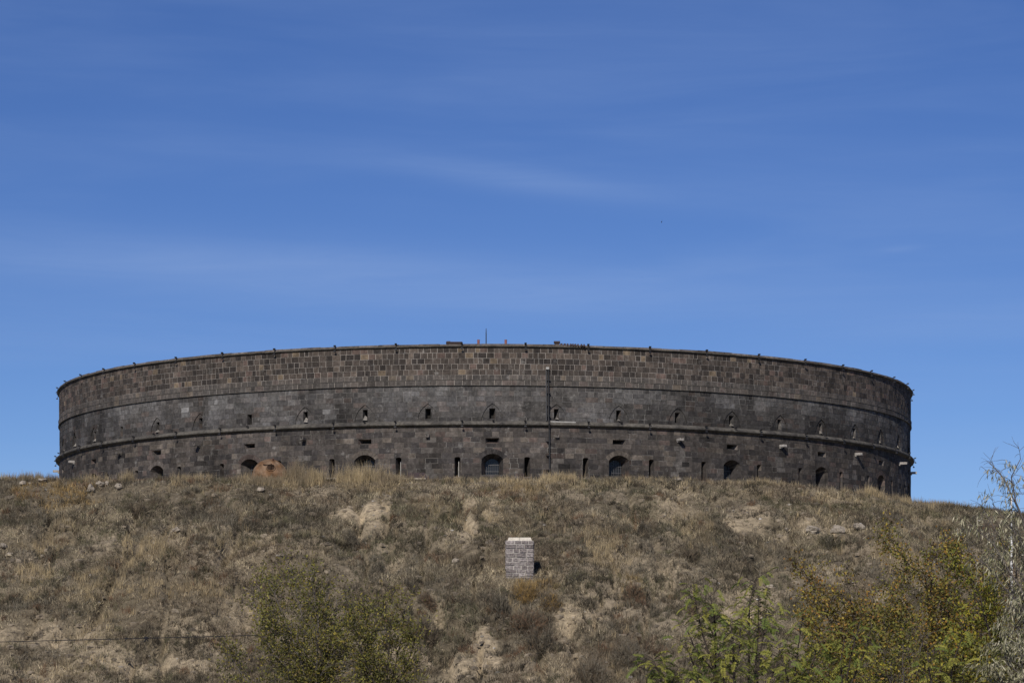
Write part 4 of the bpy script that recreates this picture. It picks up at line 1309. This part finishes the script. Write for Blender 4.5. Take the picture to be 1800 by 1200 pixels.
leafy('autumn_tree', 'brown and olive tree with dark crooked stem left of the silvery tree', 'tree', 21, b,
      [polyst(b, y, (1642, 1160), (1633, 1060), (1625, 1007), (1600, 997), (1583, 973), (1563, 945), dy=.3), polyst(b, y, (1642, 1160), (1634, 1060), (1640, 985), (1662, 958), dy=-.3), polyst(b, y, (1650, 1160), (1668, 1080), (1685, 1010), (1690, 965), dy=.5),
       polyst(b, y, (1635, 1160), (1605, 1090), (1585, 1040), dy=-.5), polyst(b, y, (1655, 1170), (1665, 1110), (1650, 1050), dy=.6), polyst(b, y, (1640, 1190), (1600, 1150), (1570, 1110), dy=.3)],
      dict(r0=.05, r1=.008, start=.4, n2=17, l2=.85, n3=7, l3=.36, up=.12, spread=.9, leafless=.12), dict(per=22, l=.070, w=.042, jit=.10, cols=AUT + [((.17, .17, .04), 4)]), 'bark', 'autumn trees on the right')
y = 59.0; x = (1752 - 900) / F * y; b = Vector((x, y, gz(x, y) - .05))
leafy('autumn_tree', 'yellow green tree with a straight dark trunk below the silvery tree', 'tree', 33, b,
      [polyst(b, y, (1742, 1140), (1728, 1068), (1717, 1033), (1700, 1000), dy=.3), polyst(b, y, (1742, 1140), (1755, 1080), (1765, 1040), dy=.5), polyst(b, y, (1748, 1160), (1785, 1100), (1812, 1060), dy=-.4), polyst(b, y, (1738, 1170), (1700, 1120), (1678, 1080), dy=.5),
       polyst(b, y, (1760, 1190), (1795, 1150), (1820, 1120), dy=.4), polyst(b, y, (1735, 1190), (1705, 1165), (1680, 1150), dy=.3)],
      dict(r0=.055, r1=.008, start=.4, n2=14, l2=.78, n3=7, l3=.34, up=.12, spread=.9, leafless=.15), dict(per=22, l=.078, w=.046, cols=YEL, jit=.09), 'bark', 'autumn trees on the right')
y = 62.5; x = (1722 - 900) / F * y; b = Vector((x, y, gz(x, y) - .05))
leafy('autumn_tree', 'rust and olive twiggy tree mixed in with the left side of the silvery tree', 'tree', 37, b,
      [polyst(b, y, (1720, 1150), (1712, 1040), (1690, 965), dy=.3), polyst(b, y, (1722, 1150), (1730, 1030), (1722, 935), dy=-.4), polyst(b, y, (1726, 1150), (1752, 1040), (1756, 975), dy=.5), polyst(b, y, (1730, 1160), (1775, 1080), (1790, 1010), dy=-.3),
       polyst(b, y, (1715, 1170), (1690, 1090), (1668, 1040), dy=.4)],
      dict(r0=.04, r1=.007, start=.4, n2=15, l2=.75, n3=7, l3=.36, up=.15, spread=.88, leafless=.3), dict(per=16, l=.070, w=.042, jit=.10, cols=AUT + [((.17, .17, .04), 4)]), 'bark', 'autumn trees on the right')
for (sx, yy, seed, lab, tops) in ((1590, 57, 41, 'low tangled shrub of bare grey twigs and olive leaves between the autumn trees', ((1545, 1130), (1585, 1110), (1620, 1130), (1560, 1160), (1640, 1165))),
                                  (1450, 56, 47, 'low yellow green shrub in front of the orange leaved tree', ((1425, 1150), (1460, 1140), (1490, 1150), (1400, 1180), (1520, 1165))),
                                  (1560, 58, 53, 'olive and brown shrub just left of the dark crooked stem', ((1530, 1080), (1555, 1060), (1580, 1085), (1535, 1110), (1600, 1110))),
                                  (1700, 55, 59, 'low yellow olive shrub at the bottom under the straight dark trunk', ((1660, 1140), (1690, 1150), (1725, 1150), (1650, 1175), (1745, 1170)))):
    x = (sx - 900) / F * yy; b = Vector((x, yy, gz(x, yy) - .05))
    leafy('wild_shrub', lab, 'shrub', seed, b, [polyst(b, yy, ((sx + tx) / 2, 1215), (tx, ty_), dy=random.uniform(-.6, .6)) for tx, ty_ in tops],
          dict(r0=.025, r1=.005, start=.45, n2=14, l2=.62, n3=6, l3=.30, up=.12, spread=.85, leafless=.5 if seed == 41 else .15), dict(per=20, l=.068, w=.040, cols=(AUT if seed == 53 else YEL) + OLIVE, jit=.08), 'grey_bark')

y = 56.0; x = (1858 - 900) / F * y; b = Vector((x, y, gz(x, y) - .05))
leafy('silvery_tree', 'tall silvery tree with drooping narrow leaves and bare top twigs at the slope edge', 'tree', 52, b,
      [polyst(b, y, (1850, 1150), (1822, 1000), (1795, 905), (1766, 842), (1739, 812), dy=.4), polyst(b, y, (1852, 1150), (1825, 980), (1786, 882), (1778, 838), (1794, 806), dy=-.5), polyst(b, y, (1850, 1150), (1806, 968), (1770, 915), (1744, 884), dy=.6),
       polyst(b, y, (1848, 1160), (1790, 1030), (1745, 955), (1705, 920), dy=-.5), polyst(b, y, (1848, 1180), (1800, 1090), (1765, 1010), (1735, 960), dy=.8), polyst(b, y, (1860, 1100), (1850, 950), (1830, 860), dy=.5),
       polyst(b, y, (1850, 1220), (1805, 1160), (1770, 1110), dy=-.6), polyst(b, y, (1850, 1230), (1800, 1190), (1765, 1160), dy=.6), polyst(b, y, (1845, 1150), (1795, 1010), (1765, 960), (1725, 890), dy=.2), polyst(b, y, (1848, 1150), (1790, 1060), (1740, 1000), (1700, 965), dy=-.3), polyst(b, y, (1850, 1120), (1820, 1010), (1795, 960), dy=.7)],
      dict(r0=.06, r1=.007, start=.36, n2=21, l2=.62, n3=5, l3=.40, up=.05, droop3=.18, spread=.9, leafless=.38), dict(per=10, l=.14, w=.024, cols=SILV, hang=2.2, thin_top=3.9), 'grey_bark')

y = 54.0; x = (1800 - 900) / F * y; b = Vector((x, y, gz(x, y) - .05))
leafy('silvery_bush', 'low silvery bush of drooping narrow leaves under the tall silvery tree', 'bush', 77, b,
      [polyst(b, y, (1790, 1215), (1770, 1160), (1755, 1125), dy=.4), polyst(b, y, (1798, 1215), (1795, 1150), (1788, 1105), dy=-.4), polyst(b, y, (1810, 1215), (1815, 1150), (1812, 1110), dy=.3), polyst(b, y, (1780, 1215), (1755, 1190), (1735, 1165), dy=-.3)],
      dict(r0=.03, r1=.006, start=.4, n2=13, l2=.5, n3=5, l3=.34, up=.1, droop3=.16, spread=.9, leafless=.15), dict(per=15, l=.12, w=.022, cols=SILV, hang=1.6), 'grey_bark')

# green saplings with feathery compound leaves, each leaf a piece of its own


def pinnate_mesh(seed):
    g = random.Random(seed); mb = MB(); n = 8; L = 1.0
    spine = [Vector((0, 0, 0))]; d = Vector((1, 0, .45)).normalized()
    for i in range(n):
        d = (d + Vector((0, g.gauss(0, .05), -.13))).normalized(); spine.append(spine[-1] + d * L / n)
    for i in range(1, n + 1):
        p = spine[i]; t = (spine[i] - spine[i - 1]).normalized()
        for sg in ((-1, 1) if i < n else (-1, 1, 0)):
            o = Vector((t.y * -1, t.x, 0)) * sg + t * (.35 if sg else 1) + Vector((0, 0, -.42 + g.gauss(0, .12)))
            o.normalize(); l = .30 * (1 - .04 * abs(i - 5)) * g.uniform(.85, 1.1); w = .105
            sd = o.cross(Vector((0, 0, 1))).normalized() * w / 2
            mb.add([p, p + o * l * .35 + sd, p + o * l * .8 + sd * .7, p + o * l, p + o * l * .8 - sd * .7, p + o * l * .35 - sd], [[0, 1, 2, 3, 4, 5]])
    mb.tube(spine, .006, 3, caps=False)
    me = bpy.data.meshes.new('leaf'); me.from_pydata([tuple(v) for v in mb.v], [], mb.f); me.update(); me.materials.append(M['pinnate'])
    return me


PIN = [pinnate_mesh(i) for i in range(5)]


def sapling(y, stems, label, seed, nl, size=.20, start=.35):
    g = random.Random(seed); nl = int(nl * 1.9)
    s0 = stems[0][0]; x = (s0[0] - 900) / F * y
    b = Vector((x, y, gz(x, y) - .05)); root = empty('green_sapling', b); tag(root, label, 'sapling', 'green saplings with feathery leaves')
    mb = MB(); per = nl / sum(abs(s_[0][1] - s_[-1][1]) for s_ in stems)
    for st in stems:
        pts = [b + Vector((g.uniform(-.05, .05), g.uniform(-.05, .05), 0))] + [at(sx, sy, y + g.uniform(-.15, .15)) for sx, sy in st]
        n = len(pts); mb.tube(pts, [.026 - .019 * i / (n - 1) for i in range(n)], 6)
        vis = pts[1:]
        cnt = max(4, int(per * abs(st[0][1] - st[-1][1])))
        for i in range(cnt):
            u = (i + g.random()) / cnt * (len(vis) - 1.001); k = int(u); p = vis[k].lerp(vis[k + 1], u - k)
            if i > cnt - 4: p = vis[-1].copy()
            tw = g.uniform(0, TAU); L = size * g.uniform(.65, 1.25)
            out = Vector((math.cos(tw), math.sin(tw), 0)); off = g.uniform(0.02, .26)
            q = p + out * off + Vector((0, 0, off * .5))
            if off > .07: mb.tube([p, q], [.006, .004], 3, caps=False)
            o = bpy.data.objects.new('leaf', PIN[g.randrange(5)]); COL.objects.link(o); o.parent = root
            o.location = q - b; o.rotation_euler = (g.gauss(0, .35), g.gauss(0.22, .4), tw + g.gauss(0, .4)); o.scale = (L, L, L)
    mb.build('stem', M['bark'], root, tuple(b), smooth=True)


sapling(52, [((1264, 1205), (1237, 1120), (1225, 1072), (1219, 1025)), ((1268, 1160), (1250, 1105), (1240, 1085)), ((1255, 1180), (1222, 1140), (1205, 1100)), ((1257, 1100), (1254, 1070), (1248, 1048)), ((1230, 1215), (1220, 1170), (1205, 1130))],
        'leftmost tall green sapling with a leaning stem and feathery leaves', 61, 95)
sapling(51, [((1292, 1205), (1288, 1133), (1284, 1094)), ((1290, 1180), (1300, 1140), (1302, 1100)), ((1280, 1215), (1268, 1180), (1262, 1150))], 'short green sapling between the leaning one and the tallest one', 62, 60)
sapling(52.5, [((1316, 1205), (1317, 1100), (1317, 1062), (1331, 1014)), ((1326, 1205), (1332, 1120), (1334, 1042)), ((1332, 1180), (1342, 1110), (1348, 1070)), ((1345, 1210), (1365, 1170), (1372, 1130))], 'tallest green sapling with two upright dark stems', 63, 100)
sapling(50.5, [((1395, 1205), (1402, 1145), (1412, 1078)), ((1390, 1210), (1378, 1170), (1370, 1140)), ((1410, 1205), (1430, 1160), (1440, 1120))], 'green sapling between the tallest sapling and the orange leaved tree', 64, 66)
sapling(50, [((1168, 1212), (1158, 1180), (1148, 1158)), ((1175, 1214), (1185, 1190), (1192, 1172)), ((1160, 1214), (1145, 1195), (1138, 1178)), ((1200, 1215), (1212, 1200), (1218, 1180))], 'lowest dark green sapling beside the grey leafless bush', 65, 46, .24)
sapling(53, [((1485, 1210), (1496, 1150), (1512, 1092)), ((1480, 1210), (1478, 1160), (1486, 1112)), ((1492, 1210), (1518, 1150), (1530, 1108))], 'green sapling in front of the orange leaved tree', 66, 44)
sapling(52, [((1668, 1212), (1676, 1160), (1692, 1118)), ((1640, 1215), (1632, 1170), (1630, 1140))], 'small green sapling among the shrubs under the yellow green tree', 67, 22, .24)

# ------------------------------------------------------------------ white post, wire, bird
p = hit(1778, 1062)
mb = MB(); mb.tube([(p.x, p.y, p.z - .2), (p.x, p.y, (HOR - 952) / F * p.y)], .042, 10); mb.tube([(p.x, p.y, (HOR - 952) / F * p.y), (p.x, p.y, (HOR - 872) / F * p.y)], .03, 8)
o = mb.build('white_post', M['white_post'], origin=p); o.location = p
tag(o, 'slim white post standing on the slope behind the silvery tree', 'post')

wa, wb, wc = at(-420, 1140, 86), at(0, 1127.5, 82), at(450, 1116, 76)
end = at(684, 1106, 66.3)
pts = []
ctrl = [wa, wb, wc, end]
for i in range(3):
    for j in range(12): pts.append(ctrl[i].lerp(ctrl[i + 1], j / 12))
pts.append(end)
mb = MB(); mb.tube(pts, .011, 5)
wire = mb.build('overhead_wire', M['iron'], origin=wb); wire.location = wb
tag(wire, 'thin black wire strung across the lower left slope to the lower olive tree', 'wire')


def on_wire(sx):
    for i in range(len(pts) - 1):
        s0, s1 = 900 + F * pts[i].x / pts[i].y, 900 + F * pts[i + 1].x / pts[i + 1].y
        if s0 <= sx <= s1: return pts[i].lerp(pts[i + 1], (sx - s0) / (s1 - s0))


for sx, s_ in ((222, .035), (257, .055)):
    q = on_wire(sx); mb = MB()
    mb.tube([q + Vector((-s_ * 1.3, 0, 0)), q + Vector((0, 0, .01)), q + Vector((s_ * 1.3, 0, 0))], [s_ * .4, s_ * .75, s_ * .4], 6)
    mb.tube([q, q + Vector((-s_ * .6, 0, -s_ * 1.4)), q + Vector((-s_ * 1.2, .02, -s_ * 2.0))], [s_ * .45, s_ * .4, s_ * .15], 5)
    if sx > 230: mb.tube([q, q + Vector((s_ * .9, 0, -s_ * 1.6))], [s_ * .4, s_ * .15], 5)
    mb.build('wire_joint', M['iron'], wire, wb)
# the pole that carries the wire, just outside the left of the frame
mb = MB(); gp_ = gz(wa.x, wa.y)
mb.tube([(wa.x, wa.y, gp_ - .4), (wa.x, wa.y, wa.z + .5)], [.14, .10], 10); mb.box((wa.x, wa.y, wa.z + .1), (1.0, .1, .1))
o = mb.build('utility_pole', M['grey_bark'], origin=(wa.x, wa.y, gp_)); o.location = (wa.x, wa.y, gp_)
tag(o, 'plain wooden utility pole carrying the thin black wire', 'pole')

bp = at(1163, 390, 380); mb = MB()
mb.tube([bp + Vector((-.05, -.16, -.12)), bp + Vector((-.03, -.1, -.08)), bp, bp + Vector((.02, .12, .05)), bp + Vector((.03, .22, .06))], [.012, .05, .065, .035, .012], 8)
for sg in (-1, 1):
    r0 = bp + Vector((0, -.03, .02)); t_ = bp + Vector((.14 if sg > 0 else -.06, .05, .32 if sg > 0 else -.16))
    mb.add([r0, r0 + Vector((0, .13, 0)), (r0 + t_) / 2 + Vector((0, .16, .03)), t_, (r0 + t_) / 2 + Vector((0, -.04, .04)), (r0 + t_) / 2 + Vector((.012, .06, .02))], [[0, 5, 4], [4, 5, 3], [5, 2, 3], [0, 1, 2, 5]])
o = mb.build('bird', M['bird'], origin=bp); o.location = bp
tag(o, 'tiny dark bird flying high in the blue sky', 'bird')
